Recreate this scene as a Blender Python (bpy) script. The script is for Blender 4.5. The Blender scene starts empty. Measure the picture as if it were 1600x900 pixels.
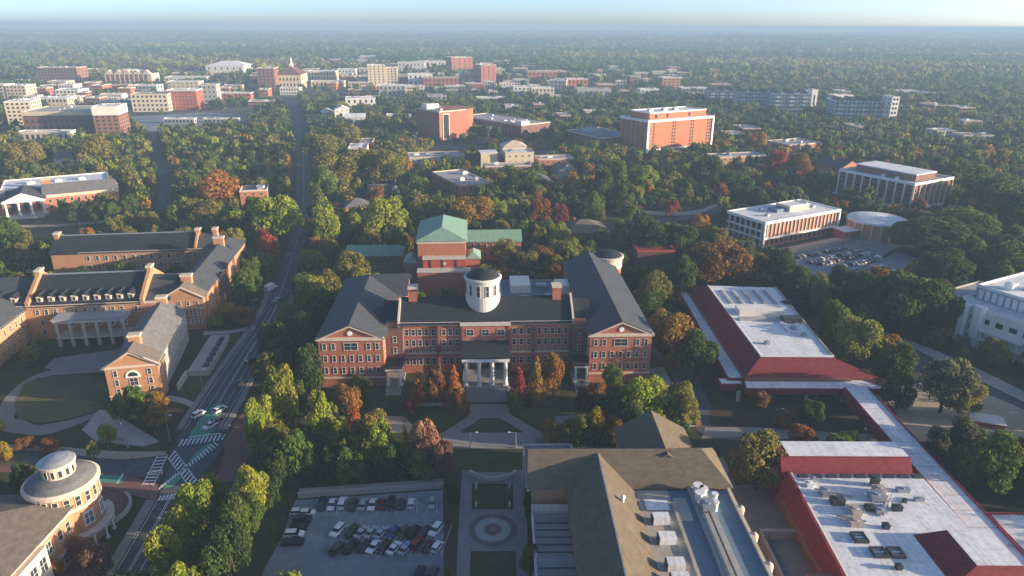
import bpy, bmesh, math, random
import numpy as np
from mathutils import Matrix, Vector
S = bpy.context.scene
COL = S.collection
rnd = random.Random(7)
R = math.radians

# ---------------------------------------------------------------- camera
CH, FPX, PITCH, ROLL = 115.0, 1101.0, R(20.5), R(0.3)
fw = np.array([0, math.cos(PITCH), -math.sin(PITCH)]); rt = np.array([1., 0, 0]); up = np.cross(rt, fw)
RX = rt*math.cos(ROLL)+up*math.sin(ROLL); UX = up*math.cos(ROLL)-rt*math.sin(ROLL)
cam = bpy.data.cameras.new('camera'); co = bpy.data.objects.new('camera', cam); COL.objects.link(co)
cam.sensor_width = 36; cam.lens = 36*FPX/1600; cam.clip_start = 1; cam.clip_end = 200000
m = Matrix.Identity(4)
for i in range(3):
    m[i][0] = RX[i]; m[i][1] = UX[i]; m[i][2] = -fw[i]
m[2][3] = CH
co.matrix_world = m
S.camera = co
CP = np.array([0, 0, CH])
def P(x, y, z=0.0):
    d = fw*FPX+RX*(x-800)-UX*(y-450)
    return CP+d*((z-CH)/d[2])
def proj(p):
    v = np.asarray(p, float)-CP; w = v@fw
    return 800+FPX*(v@RX)/w, 450-FPX*(v@UX)/w, w

# ---------------------------------------------------------------- light
SUN_E, SUN_A = R(9.8), R(82.0)          # azimuth from -Y towards +X
w = bpy.data.worlds.new('World'); S.world = w; w.use_nodes = True
nt = w.node_tree; sky = nt.nodes.new('ShaderNodeTexSky'); sky.sky_type = 'NISHITA'; sky.sun_disc = False
sky.sun_elevation = SUN_E; sky.sun_rotation = math.pi-SUN_A
sky.air_density = 0.42; sky.dust_density = 1.0; sky.ozone_density = 1.5; sky.altitude = 100
nt.links.new(sky.outputs[0], nt.nodes['Background'].inputs[0]); nt.nodes['Background'].inputs[1].default_value = 0.10
sl = bpy.data.lights.new('sun', 'SUN'); sl.energy = 4.0; sl.angle = R(0.5); sl.color = (1, 0.80, 0.58)
so = bpy.data.objects.new('sun', sl); COL.objects.link(so)
sd = Vector((math.sin(SUN_A)*math.cos(SUN_E), -math.cos(SUN_A)*math.cos(SUN_E), math.sin(SUN_E)))
so.rotation_euler = sd.to_track_quat('Z', 'Y').to_euler(); so.location = (200, -100, 110)
S.view_settings.view_transform = 'Standard'; S.view_settings.look = 'None'
S.view_settings.exposure = 1.72; S.view_settings.gamma = 1
HAZE = 2.7e-4

# ---------------------------------------------------------------- materials
MATS = {}
def mat(name, col, var=0.25, scale=0.35, rough=0.85, bump=0.0, spec=0.2, kind=None, col2=None, metal=0.0, obcol=False):
    if name in MATS: return MATS[name]
    mt = bpy.data.materials.new(name); mt.use_nodes = True; MATS[name] = mt
    n = mt.node_tree.nodes; L = mt.node_tree.links; b = n['Principled BSDF']
    b.inputs['Roughness'].default_value = rough; b.inputs['Specular IOR Level'].default_value = spec
    b.inputs['Metallic'].default_value = metal
    tc = n.new('ShaderNodeTexCoord'); geo = n.new('ShaderNodeNewGeometry')
    a = n.new('ShaderNodeTexNoise'); a.inputs['Scale'].default_value = scale; a.inputs['Detail'].default_value = 6; a.inputs['Roughness'].default_value = 0.65
    L.new(tc.outputs['Object'], a.inputs['Vector'])
    a2 = n.new('ShaderNodeTexNoise'); a2.inputs['Scale'].default_value = scale*9; a2.inputs['Detail'].default_value = 3
    L.new(tc.outputs['Object'], a2.inputs['Vector'])
    add = n.new('ShaderNodeMath'); add.operation = 'ADD'; L.new(a.outputs[0], add.inputs[0]); L.new(a2.outputs[0], add.inputs[1])
    src = add.outputs[0]
    if kind in ('streak', 'course', 'seam', 'rows'):
        mp = n.new('ShaderNodeMapping'); L.new(tc.outputs['Object'], mp.inputs[0])
        mp.inputs['Scale'].default_value = {'streak': (1.2, 1.2, .06), 'course': (.15, .15, 2.2), 'seam': (1.6, .03, .03), 'rows': (.5, .5, 3.0)}[kind]
        a3 = n.new('ShaderNodeTexNoise'); a3.inputs['Scale'].default_value = 1.0; a3.inputs['Detail'].default_value = 4
        L.new(mp.outputs[0], a3.inputs['Vector'])
        ad = n.new('ShaderNodeMath'); ad.operation = 'MULTIPLY_ADD'; L.new(a3.outputs[0], ad.inputs[0]); ad.inputs[1].default_value = 0.9; L.new(src, ad.inputs[2]); 
        sb = n.new('ShaderNodeMath'); sb.operation = 'SUBTRACT'; L.new(ad.outputs[0], sb.inputs[0]); sb.inputs[1].default_value = .45; src = sb.outputs[0]
    mr = n.new('ShaderNodeMapRange'); L.new(src, mr.inputs[0]); mr.inputs[1].default_value = 0.6; mr.inputs[2].default_value = 1.4
    mr.inputs[3].default_value = 1-var; mr.inputs[4].default_value = 1+var
    mx = n.new('ShaderNodeMix'); mx.data_type = 'RGBA'; mx.blend_type = 'MULTIPLY'; mx.inputs[0].default_value = 1
    if obcol:
        oi = n.new('ShaderNodeObjectInfo'); L.new(oi.outputs['Color'], mx.inputs[6])
    elif col2:
        m2 = n.new('ShaderNodeMix'); m2.data_type = 'RGBA'; m2.inputs[6].default_value = (*col, 1); m2.inputs[7].default_value = (*col2, 1)
        r2 = n.new('ShaderNodeMapRange'); a4 = n.new('ShaderNodeTexNoise'); a4.inputs['Scale'].default_value = scale*.6; a4.inputs['Detail'].default_value = 5
        L.new(tc.outputs['Object'], a4.inputs['Vector']); L.new(a4.outputs[0], r2.inputs[0]); r2.inputs[1].default_value = .42; r2.inputs[2].default_value = .6
        L.new(r2.outputs[0], m2.inputs[0]); L.new(m2.outputs[2], mx.inputs[6])
    else:
        mx.inputs[6].default_value = (*col, 1)
    L.new(mr.outputs[0], mx.inputs[7])
    L.new(mx.outputs[2], b.inputs['Base Color'])
    if bump:
        bp = n.new('ShaderNodeBump'); bp.inputs['Strength'].default_value = bump; bp.inputs['Distance'].default_value = .3
        L.new(a2.outputs[0], bp.inputs['Height']); L.new(bp.outputs[0], b.inputs['Normal'])
    return mt
def M(k):
    return MATS[k]
mat('brick_red', (.36, .135, .085), .22, .25, kind='course')
mat('brick_orange', (.42, .165, .085), .2, .25, kind='course')
mat('brick_tan', (.43, .225, .12), .2, .25, kind='course')
mat('brick_brown', (.24, .115, .085), .22, .25, kind='course')
mat('brick_dark', (.17, .085, .07), .2, .25, kind='course')
mat('stone_white', (.60, .56, .50), .1, .3, kind='streak')
mat('stone_cream', (.58, .48, .37), .16, .2, kind='streak')
mat('limestone', (.52, .47, .42), .16, .2, kind='streak')
mat('stucco_cream', (.60, .50, .34), .15, .2, kind='streak')
mat('stucco_white', (.72, .68, .60), .12, .2, kind='streak')
mat('concrete', (.36, .35, .33), .2, .15, kind='streak')
mat('concrete_blue', (.30, .34, .36), .2, .15, kind='streak')
mat('paving', (.25, .24, .23), .22, .2)
mat('paving_light', (.40, .38, .35), .2, .2)
mat('paving_tan', (.42, .34, .25), .25, .12)
mat('brick_paving', (.20, .10, .09), .25, .2)
mat('slate', (.062, .068, .076), .3, .3, .7, kind='rows')
mat('slate_dark', (.026, .03, .036), .3, .3, .65, kind='rows')
mat('shingle_grey', (.15, .148, .145), .32, .4, .85, kind='rows')
mat('shingle_tan', (.135, .108, .075), .32, .4, .9, kind='rows')
mat('shingle_brown', (.15, .125, .105), .3, .4, .9, kind='rows')
mat('copper_green', (.20, .33, .24), .18, .25, .6, kind='seam')
mat('membrane_white', (.66, .67, .67), .28, .10, .75, kind='seam')
mat('membrane_grey', (.33, .33, .33), .2, .12, .8)
mat('membrane_blue', (.13, .19, .25), .18, .12, .75)
mat('gravel_roof', (.38, .34, .29), .25, .2, .95, kind='seam')
mat('metal_grey', (.35, .37, .39), .12, .2, .45, metal=.5)
mat('metal_dark', (.05, .055, .06), .2, .5, .5)
mat('metal_white', (.7, .7, .68), .1, .5, .5)
mat('red_tile', (.21, .028, .034), .36, .5, .7, kind='rows')
mat('red_brick_bright', (.40, .085, .055), .2, .3, kind='course')
mat('white_paint', (.78, .76, .72), .08, .4, .6)
mat('frame_white', (.52, .50, .46), .1, .4, .6)
mat('glass', (.03, .04, .05), .3, .8, .12, spec=.6)
mat('glass_pale', (.10, .13, .15), .3, .8, .15, spec=.6)  # same glass in a paler tone
mat('asphalt', (.09, .098, .108), .3, .06, .9)
mat('asphalt_lot', (.23, .26, .29), .25, .05, .9, col2=(.18, .205, .23))
mat('kerb', (.33, .32, .30), .15, .3)
mat('paint_line', (.72, .72, .70), .15, .8, .7)
mat('paint_green', (.09, .30, .20), .2, .6, .7)
mat('grass', (.050, .072, .022), .35, .08, .95, col2=(.085, .080, .030))
mat('grass_dry', (.15, .125, .055), .3, .08, .95, col2=(.10, .10, .042))
mat('mulch', (.075, .045, .028), .35, .15, .95, col2=(.045, .05, .022))
mat('bark', (.07, .05, .035), .3, 2, .95)
mat('tyre', (.02, .02, .02), .2, 2, .9)
mat('car_glass', (.015, .02, .025), .2, 2, .08, spec=.8)
mat('car_light', (.75, .74, .7), .1, 2, .2)
mat('car_taillight', (.35, .02, .02), .1, 2, .25)
mat('car_paint', (1, 1, 1), .06, .5, .28, spec=.5, obcol=True)

def foliage(name, use_attr=False):
    mt = bpy.data.materials.new(name); mt.use_nodes = True; MATS[name] = mt
    n = mt.node_tree.nodes; L = mt.node_tree.links; out = n['Material Output']; n.remove(n['Principled BSDF'])
    if use_attr:
        c = n.new('ShaderNodeAttribute'); c.attribute_name = 'tint'; src = c.outputs['Color']
    else:
        c = n.new('ShaderNodeObjectInfo'); src = c.outputs['Color']
    g = n.new('ShaderNodeNewGeometry')
    hs = n.new('ShaderNodeHueSaturation'); L.new(src, hs.inputs['Color'])
    mv = n.new('ShaderNodeMapRange'); L.new(g.outputs['Random Per Island'], mv.inputs[0]); mv.inputs[3].default_value = .74; mv.inputs[4].default_value = 1.32
    L.new(mv.outputs[0], hs.inputs['Value'])
    mh = n.new('ShaderNodeMapRange'); nz = n.new('ShaderNodeTexNoise'); nz.inputs['Scale'].default_value = .35; nz.inputs['Detail'].default_value = 3
    L.new(g.outputs['Position'], nz.inputs['Vector']); L.new(nz.outputs[0], mh.inputs[0]); mh.inputs[1].default_value = .3; mh.inputs[2].default_value = .7
    mh.inputs[3].default_value = .465; mh.inputs[4].default_value = .53; L.new(mh.outputs[0], hs.inputs['Hue'])
    d = n.new('ShaderNodeBsdfDiffuse'); L.new(hs.outputs[0], d.inputs[0])
    t = n.new('ShaderNodeBsdfTranslucent'); L.new(hs.outputs[0], t.inputs[0])
    x = n.new('ShaderNodeMixShader'); x.inputs[0].default_value = .44; L.new(d.outputs[0], x.inputs[1]); L.new(t.outputs[0], x.inputs[2])
    L.new(x.outputs[0], out.inputs[0]); return mt
foliage('leaves'); foliage('leaves_far', True)

# ---------------------------------------------------------------- mesh helpers
class MB:
    def __init__(s): s.v = []; s.f = []; s.m = []
    def add(s, vs, fs, mi=0):
        o = len(s.v); s.v += [tuple(map(float, q)) for q in vs]; s.f += [tuple(i+o for i in f) for f in fs]; s.m += [mi]*len(fs); return s
    def box(s, x0, y0, z0, x1, y1, z1, mi=0):
        return s.add([(x0,y0,z0),(x1,y0,z0),(x1,y1,z0),(x0,y1,z0),(x0,y0,z1),(x1,y0,z1),(x1,y1,z1),(x0,y1,z1)],
                     [(3,2,1,0),(4,5,6,7),(0,1,5,4),(1,2,6,5),(2,3,7,6),(3,0,4,7)], mi)
    def frus(s, x0, y0, x1, y1, z0, X0, Y0, X1, Y1, z1, mi=0):
        return s.add([(x0,y0,z0),(x1,y0,z0),(x1,y1,z0),(x0,y1,z0),(X0,Y0,z1),(X1,Y0,z1),(X1,Y1,z1),(X0,Y1,z1)],
                     [(3,2,1,0),(4,5,6,7),(0,1,5,4),(1,2,6,5),(2,3,7,6),(3,0,4,7)], mi)
    def prism(s, poly, axis, a0, a1, mi=0):
        n = len(poly)
        if axis == 'y': f = lambda p, a: (p[0], a, p[1])
        elif axis == 'x': f = lambda p, a: (a, p[0], p[1])
        else: f = lambda p, a: (p[0], p[1], a)
        vs = [f(p, a0) for p in poly]+[f(p, a1) for p in poly]
        return s.add(vs, [tuple(range(n))[::-1], tuple(range(n, 2*n))]+[(i, (i+1) % n, n+(i+1) % n, n+i) for i in range(n)], mi)
    def gable(s, axis, u0, u1, a0, a1, z0, zr, ov=.5, th=.35, mi=0, um=None):
        um = (u0+u1)/2 if um is None else um
        sl = (zr-z0)/(um-u0); sr = (zr-z0)/(u1-um)
        o = [(u0-ov, z0-ov*sl), (um, zr), (u1+ov, z0-ov*sr)]
        return s.prism(o+[(p[0], p[1]-th) for p in o[::-1]], axis, a0-ov*.7, a1+ov*.7, mi)
    def hip(s, x0, y0, x1, y1, z0, zr, ov=.5, a='x', e0=None, e1=None, mi=0):
        x0 -= ov; y0 -= ov; x1 += ov; y1 += ov
        if a == 'x':
            h = (y1-y0)/2; e0 = h if e0 is None else e0; e1 = h if e1 is None else e1; yc = (y0+y1)/2
            r = [(x0+e0, yc, zr), (x1-e1, yc, zr)]; fs = [(0,1,5,4),(1,2,5),(2,3,4,5),(3,0,4)]
        else:
            h = (x1-x0)/2; e0 = h if e0 is None else e0; e1 = h if e1 is None else e1; xc = (x0+x1)/2
            r = [(xc, y0+e0, zr), (xc, y1-e1, zr)]; fs = [(0,1,4),(1,2,5,4),(2,3,5),(3,0,4,5)]
        return s.add([(x0,y0,z0),(x1,y0,z0),(x1,y1,z0),(x0,y1,z0)]+r, fs+[(3,2,1,0)], mi)
    def lathe(s, cx, cy, prof, n=24, mi=0, a0=0, a1=360):
        full = abs(a1-a0) >= 360; k = n if full else n+1; o = len(s.v); vs = []
        for r, z in prof:
            for i in range(k):
                t = R(a0+(a1-a0)*i/n); vs.append((cx+r*math.cos(t), cy+r*math.sin(t), z))
        fs = []
        for j in range(len(prof)-1):
            for i in range(n):
                i2 = (i+1) % k; fs.append((j*k+i, j*k+i2, (j+1)*k+i2, (j+1)*k+i))
        if full:
            fs.append(tuple(range(k))[::-1]); fs.append(tuple((len(prof)-1)*k+i for i in range(k)))
        return s.add(vs, fs, mi)
    def cyl(s, cx, cy, z0, z1, r, n=12, mi=0, r1=None):
        return s.lathe(cx, cy, [(r, z0), (r if r1 is None else r1, z1)], n, mi)
    def tube(s, a, b, r0, r1, n=6, mi=0):
        a = Vector(a); b = Vector(b); d = (b-a).normalized(); u = d.orthogonal().normalized(); v = d.cross(u); vs = []
        for p, r in ((a, r0), (b, r1)):
            for i in range(n):
                t = 2*math.pi*i/n; vs.append(p+u*r*math.cos(t)+v*r*math.sin(t))
        return s.add(vs, [(i, (i+1) % n, n+(i+1) % n, n+i) for i in range(n)]+[tuple(range(n))[::-1], tuple(range(n, 2*n))], mi)
    def mesh(s, name, mats, fix=True):
        me = bpy.data.meshes.new(name); me.from_pydata(s.v, [], s.f)
        for k in (mats if isinstance(mats, (list, tuple)) else [mats]): me.materials.append(M(k) if isinstance(k, str) else k)
        if len(set(s.m)) > 1: me.polygons.foreach_set('material_index', s.m)
        if fix:
            b = bmesh.new(); b.from_mesh(me); bmesh.ops.recalc_face_normals(b, faces=b.faces); b.to_mesh(me); b.free()
        return me
    def build(s, name, mats, parent=None, label=None, kind=None, loc=None):
        return link(name, s.mesh(name, mats), parent, label, kind, loc)
def link(name, data, parent=None, label=None, kind=None, loc=None, rz=0):
    o = bpy.data.objects.new(name, data); COL.objects.link(o)
    if parent: o.parent = parent
    if loc is not None: o.location = loc
    if rz: o.rotation_euler = (0, 0, rz)
    if label: o['label'] = label
    if kind: o['kind'] = kind
    return o
def tag(o, label, cat, group=None):
    o['label'] = label; o['category'] = cat
    if group: o['group'] = group
    return o
LANDMARKS = []     # (short phrase, x, y) used to describe trees
BLOCKED = []       # footprints trees keep off, world polygons
def thing(name, label, cat, loc, rz=0, group=None, foot=None, short=None):
    o = link(name, None, loc=loc, rz=R(rz)); o.empty_display_size = 1
    tag(o, label, cat, group)
    if foot:
        for (x0, y0, x1, y1) in foot:
            c, s_ = math.cos(R(rz)), math.sin(R(rz))
            BLOCKED.append([(loc[0]+x*c-y*s_, loc[1]+x*s_+y*c) for x, y in ((x0,y0),(x1,y0),(x1,y1),(x0,y1))])
            if loc[1] > 300:
                sh = 13 if loc[1] < 640 else 24
                BLOCKED.append([(px_*(1-sh/loc[1]), py_-sh) for px_, py_ in BLOCKED[-1]])
                q_ = BLOCKED[-2]; mx_ = [((a[0]+b[0])/2, (a[1]+b[1])/2) for a, b in zip(q_, BLOCKED[-1])]; BLOCKED.append(mx_)
            if short:
                LANDMARKS.append((short, loc[0]+(x0+x1)/2*c-(y0+y1)/2*s_, loc[1]+(x0+x1)/2*s_+(y0+y1)/2*c))
    return o
_NZ = [0]
def sheet(name, poly, z, mt, world=False, block=True, kind='structure', th=None):
    _NZ[0] += 1; z += _NZ[0]*.0006
    pts = [tuple(p[:2]) for p in poly] if world else [tuple(P(*p)[:2]) for p in poly]
    if block: BLOCKED.append(pts)
    mb = MB()
    if th: mb.prism(pts, 'z', z-th, z)
    else: mb.add([(x, y, z) for x, y in pts], [tuple(range(len(pts)))])
    me = mb.mesh(name, mt)
    if not th:
        for p in me.polygons:
            if p.normal.z < 0: p.flip()
    return link(name, me, kind=kind)
def ribbon(name, left, right, z, mt, block=True, kind='structure', th=None, world=False):
    """strip between two edge lines given as matching points"""
    _NZ[0] += 1; z += _NZ[0]*.0006
    def dense(pts):
        pts = [np.array(p[:2] if world else P(*p)[:2]) for p in pts]; out = []
        for i in range(len(pts)-1):
            p0 = pts[max(i-1, 0)]; p1 = pts[i]; p2 = pts[i+1]; p3 = pts[min(i+2, len(pts)-1)]
            for k in range(6):
                t = k/6; out.append(.5*((2*p1)+(p2-p0)*t+(2*p0-5*p1+4*p2-p3)*t*t+(3*p1-p0-3*p2+p3)*t**3))
        return out+[pts[-1]]
    l, r = dense(left), dense(right); n = len(l)
    if block:
        for i in range(0, n-1): BLOCKED.append([tuple(l[i]), tuple(r[i]), tuple(r[i+1]), tuple(l[i+1])])
    mb = MB()
    vs = [(p[0], p[1], z) for p in l]+[(p[0], p[1], z) for p in r]; fs = [(i, i+1, n+i+1, n+i) for i in range(n-1)]
    if th:
        vs += [(p[0], p[1], z-th) for p in l]+[(p[0], p[1], z-th) for p in r]
        fs += [(i, i+1, 2*n+i+1, 2*n+i) for i in range(n-1)]+[(n+i, n+i+1, 3*n+i+1, 3*n+i) for i in range(n-1)]
        fs += [(0, n, 3*n, 2*n), (n-1, 2*n-1, 4*n-1, 3*n-1)]
    mb.add(vs, fs); me = mb.mesh(name, mt)
    if not th and me.polygons[0].normal.z < 0: me.flip_normals()
    return link(name, me, kind=kind)

# windows: shared meshes, frame with sill, pane as a sub-part
_WM = {}
def win_meshes(w_, h_, style):
    k = (round(w_, 2), round(h_, 2), style)
    if k in _WM: return _WM[k]
    fm, gm = {'white': ('frame_white', 'glass'), 'cream': ('stone_cream', 'glass'), 'dark': ('metal_dark', 'glass'), 'blind': ('white_paint', 'glass_pale'),
              'concrete': ('concrete', 'glass'), 'lime': ('limestone', 'glass')}[style]
    t = min(.15, w_*.11); a = w_/2; b = h_/2; f = MB(); d0, d1 = -.14, .05
    f.box(-a, d0, -b, -a+t, d1, b).box(a-t, d0, -b, a, d1, b).box(-a+t, d0, b-t, a-t, d1, b).box(-a-.08, d0-.1, -b-.12, a+.08, d1, -b+.02)
    f.box(-a+t, d0+.05, -.05, a-t, d1, .05)
    if w_ > 1.6: f.box(-.05, d0+.05, -b, .05, d1, b)
    g = MB().box(-a+t*.9, -.05, -b, a-t*.9, .02, b-t*.9)
    far = MB().box(-a+t, -.06, -b+t, a-t, .02, b-t, 1); far.box(-a, -.12, -b, -a+t, .05, b).box(a-t, -.12, -b, a, .05, b).box(-a+t, -.12, b-t, a-t, .05, b).box(-a+t, -.12, -b, a-t, .05, -b+t)
    _WM[k] = (f.mesh('window', fm, False), g.mesh('pane', gm, False), far.mesh('window', [fm, gm], False)); return _WM[k]
FR = {'F': 0, 'R': math.pi/2, 'B': math.pi, 'L': -math.pi/2}
def wins(root, face, at, us, zs, w_, h_, style='white', near=True):
    f, g, far = win_meshes(w_, h_, style)
    for z in zs:
        for u in us:
            loc = (u, at, z) if face in 'FB' else (at, u, z)
            o = link('window', f if near else far, root, loc=loc, rz=FR[face])
            if near: link('pane', g, o)
def lin(a, b, n):
    return [a+(b-a)*(i+.5)/n for i in range(n)]
def door(root, face, at, u, z, w_, h_):
    k = MB().box(-w_/2, -.12, 0, w_/2, .05, h_); loc = (u, at, z) if face in 'FB' else (at, u, z)
    o = k.build('door', 'metal_dark', root, loc=loc); o.rotation_euler = (0, 0, FR[face])
    MB().box(-w_/2-.2, -.18, 0, -w_/2, .05, h_+.2).box(w_/2, -.18, 0, w_/2+.2, .05, h_+.2).box(-w_/2, -.18, h_, w_/2, .05, h_+.2).build('door_frame', 'white_paint', o)
def box_part(root, name, mt, *b, label=None):
    return MB().box(*b).build(name, mt, root, label)
def column(root, x, y, z0, z1, r, mt='white_paint'):
    MB().cyl(x, y, z0+.35, z1-.4, r, 10, r1=r*.86).box(x-r*1.3, y-r*1.3, z0, x+r*1.3, y+r*1.3, z0+.36).box(x-r*1.25, y-r*1.25, z1-.42, x+r*1.25, y+r*1.25, z1).build('column', mt, root)
def steps(root, x0, x1, y0, z0, n, run=.45, rise=.16, mt='paving'):
    """from y0 (top) down towards -y; each step a part"""
    for i in range(n):
        zt = z0-rise*i
        box_part(root, 'step', mt, x0, y0-run*(i+1), max(zt-rise*1.9, 0.0), x1, y0-run*i, zt)
def chimney(root, x, y, z0, z1, sx=1.6, sy=1.6, mt='brick_orange'):
    o = MB().box(x-sx, y-sy, z0, x+sx, y+sy, z1).build('chimney', mt, root)
    MB().box(x-sx-.25, y-sy-.25, z1-.6, x+sx+.25, y+sy+.25, z1+.15).build('chimney_cap', 'stone_cream', o)
def flat_roof(root, x0, y0, x1, y1, z, mt, wall='stone_cream', ph=.7, t=.4):
    o = MB().box(x0+t, y0+t, z-.25, x1-t, y1-t, z).build('roof', mt, root)
    MB().box(x0-.1, y0-.1, z-.4, x1+.1, y0+t, z+ph).box(x0-.1, y1-t, z-.4, x1+.1, y1+.1, z+ph).box(x0-.1, y0+t, z-.4, x0+t, y1-t, z+ph).box(x1-t, y0+t, z-.4, x1+.1, y1-t, z+ph).build('parapet', wall, root)
    return o
def unit(root, x, y, z, sx, sy, sz, mt='metal_grey', name='roof_unit'):
    b = MB().box(x-sx/2, y-sy/2, z-.05, x+sx/2, y+sy/2, z+sz*.86).box(x-sx/2-.1, y-sy/2-.1, z+sz*.86, x+sx/2+.1, y+sy/2+.1, z+sz)
    b.cyl(x, y, z+sz, z+sz+.25, min(sx, sy)*.3, 8)
    return b.build(name, mt, root)

# ---------------------------------------------------------------- ground and sky-side setting
def terr(x, y):
    k = np.clip((y-2300)/2500, 0, 1); k = k*k*(3-2*k)
    return k*(9+7*np.sin(x/900+.6*np.sin(y/1300))+8*np.sin(y/700+x/2400)+5*np.sin(y/310-x/650))*.9
ys = np.concatenate([np.arange(-160, 700, 20), np.arange(700, 2300, 80), np.arange(2300, 9000, 110), np.geomspace(9000, 46000, 40)])
xs = np.concatenate([-np.geomspace(46000, 900, 46), np.arange(-850, 860, 50), np.geomspace(900, 46000, 46)])
gx, gy = np.meshgrid(xs, ys); gz = terr(gx, gy); gz = np.maximum(gz, 0)
nx_, ny_ = len(xs), len(ys)
gm = mat('ground_cover', (.048, .055, .022), .4, .02, .95, col2=(.07, .06, .032))
me = bpy.data.meshes.new('ground')
idx = np.arange(nx_*ny_).reshape(ny_, nx_)
fc = np.stack([idx[:-1, :-1], idx[:-1, 1:], idx[1:, 1:], idx[1:, :-1]], -1).reshape(-1, 4)
me.from_pydata(np.stack([gx, gy, gz], -1).reshape(-1, 3).tolist(), [], fc.tolist()); me.materials.append(gm)
link('ground', me, kind='structure')

# ---------------------------------------------------------------- roads, lawns, paving (structure)
Z1, Z2, Z3, Z4 = .02, .07, .12, .17
AVL = [(150,930),(176,900),(226,815),(245,782),(275,697),(285,672),(319,620),(361,560),(397,510),(415,480),(425,450),(437,420),(448,390),(458,350),(462,300),(463,250),(458,215),(453,190),(447,165),(440,150)]
AVR = [(205,930),(226,900),(274,815),(292,775),(350,697),(345,672),(374,620),(405,560),(432,510),(447,480),(457,450),(465,420),(473,390),(484,350),(488,300),(486,250),(482,215),(476,190),(466,165),(455,150)]
ribbon('road', AVL, AVR, Z2, 'asphalt')
# kerbed pavements along the avenue
def off(pts, d): return [(p[0]+d*(.55+.45*(p[1]-150)/600), p[1]) for p in pts]
a = AVL[5:11]; ribbon('pavement', off(a, -11), off(a, -1), .24, 'paving', th=.2)
b = AVR[5:11]; ribbon('pavement', off(b, 1), off(b, 11), .24, 'paving', th=.2)
a = AVL[1:4]; ribbon('pavement', off(a, -16), off(a, -1), .24, 'paving', th=.2)
b = AVR[0:4]; ribbon('pavement', off(b, 1), off(b, 20), .24, 'paving', th=.2)
ribbon('verge', off(AVR[0:4], 21), off(AVR[0:4], 40), Z2, 'grass', block=False)
ribbon('path', [(300,920),(345,800),(372,740)], [(322,920),(360,800),(384,740)], Z3, 'paving')
sheet('brick_pavement', [(345,694),(352,686),(382,640),(397,640),(398,690),(372,752),(338,752),(352,700)], Z1, 'brick_paving')
# cross street
ribbon('road', [(-60,704),(60,706),(180,719),(262,712)], [(-60,728),(60,728),(180,740),(250,752)], Z1, 'asphalt')
ribbon('brick_pavement', [(-60,729),(60,729),(180,741),(246,757)], [(-60,741),(60,740),(180,768),(246,784)], .22, 'brick_paving', th=.15)
ribbon('pavement', [(-60,695),(60,697),(180,706),(258,706)], [(-60,703.5),(60,705.5),(180,718),(262,711)], .24, 'paving_tan', th=.2)
ribbon('bike_lane', [(145,742),(195,745)], [(143,754),(190,757)], .25, 'paint_green', block=False)
sheet('bike_box', [(292,690),(300,674),(318,652),(334,632),(350,632),(336,672),(318,688)], Z4, 'paint_green', block=False)
sheet('bike_box', [(255,765),(262,752),(276,742),(284,748),(268,762)], Z4, 'paint_green', block=False)
sheet('bike_box', [(296,722),(305,708),(326,694),(334,698),(312,716)], Z4, 'paint_green', block=False)
sheet('plaza', [(150,742),(200,760),(208,782),(200,800),(182,815),(150,842),(120,850),(112,800),(130,770)], Z3, 'brick_paving')
sheet('plaza', [(120,850),(150,842),(165,850),(128,905),(90,905)], Z1, 'brick_paving')
# paint on the crossing
mb = MB()
def stripe(p, q, wd, z=.235):
    a_, b_ = P(*p), P(*q); d = (b_-a_)[:2]; L_ = np.linalg.norm(d); n_ = np.array([-d[1], d[0]])/L_*wd/2
    mb.add([(a_[0]-n_[0], a_[1]-n_[1], z), (b_[0]-n_[0], b_[1]-n_[1], z), (b_[0]+n_[0], b_[1]+n_[1], z), (a_[0]+n_[0], a_[1]+n_[1], z)], [(0, 1, 2, 3)])
def ladder(a0, a1, b0, b1, n, wd=.5, edge=True):
    for i in range(n):
        t = (i+.5)/n
        stripe((a0[0]+(a1[0]-a0[0])*t, a0[1]+(a1[1]-a0[1])*t), (b0[0]+(b1[0]-b0[0])*t, b0[1]+(b1[1]-b0[1])*t), wd)
    if edge: stripe(a0, a1, .25); stripe(b0, b1, .25)
ladder((276,699), (350,688), (283,688), (354,679), 11, edge=False)
ladder((246,714), (222,760), (262,712), (240,760), 9)
ladder((245,784), (288,779), (250,776), (294,770), 8, edge=False)
ladder((262,716), (298,764), (272,704), (308,752), 11)
ladder((246,768), (344,696), (252,760), (336,690), 20, .4, edge=False)
def lanes(edgeL, edgeR, fr, wd=.16):
    for f_ in fr:
        pts = [(l[0]+(r[0]-l[0])*f_, l[1]+(r[1]-l[1])*f_) for l, r in zip(edgeL, edgeR)]
        for p, q in zip(pts[:-1], pts[1:]): stripe(p, q, wd, .14)
lanes(AVL[0:4], AVR[0:4], (.04, .40, .46, .78))
lanes(AVL[5:10], AVR[5:10], (.06, .30, .5, .53, .75, .95), .12); lanes(AVL[9:18], AVR[9:18], (.5,), .12)
stripe((258,801), (280,800), .5, .14); stripe((296,684), (345,678), .5, .235)
stripe((183,757), (193,741), .4, .30); stripe((152,745), (162,741), .4, .30)
link('road_marking', mb.mesh('road_marking', 'paint_line'), kind='structure')
# upper left side street and far streets
ribbon('road', [(228,205),(240,250),(250,285),(244,320),(240,342)], [(243,205),(258,250),(272,285),(272,320),(268,342)], Z1, 'asphalt')
ribbon('road', [(195,186),(320,176),(440,170)], [(200,196),(320,185),(450,178)], Z1, 'asphalt')
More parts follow.
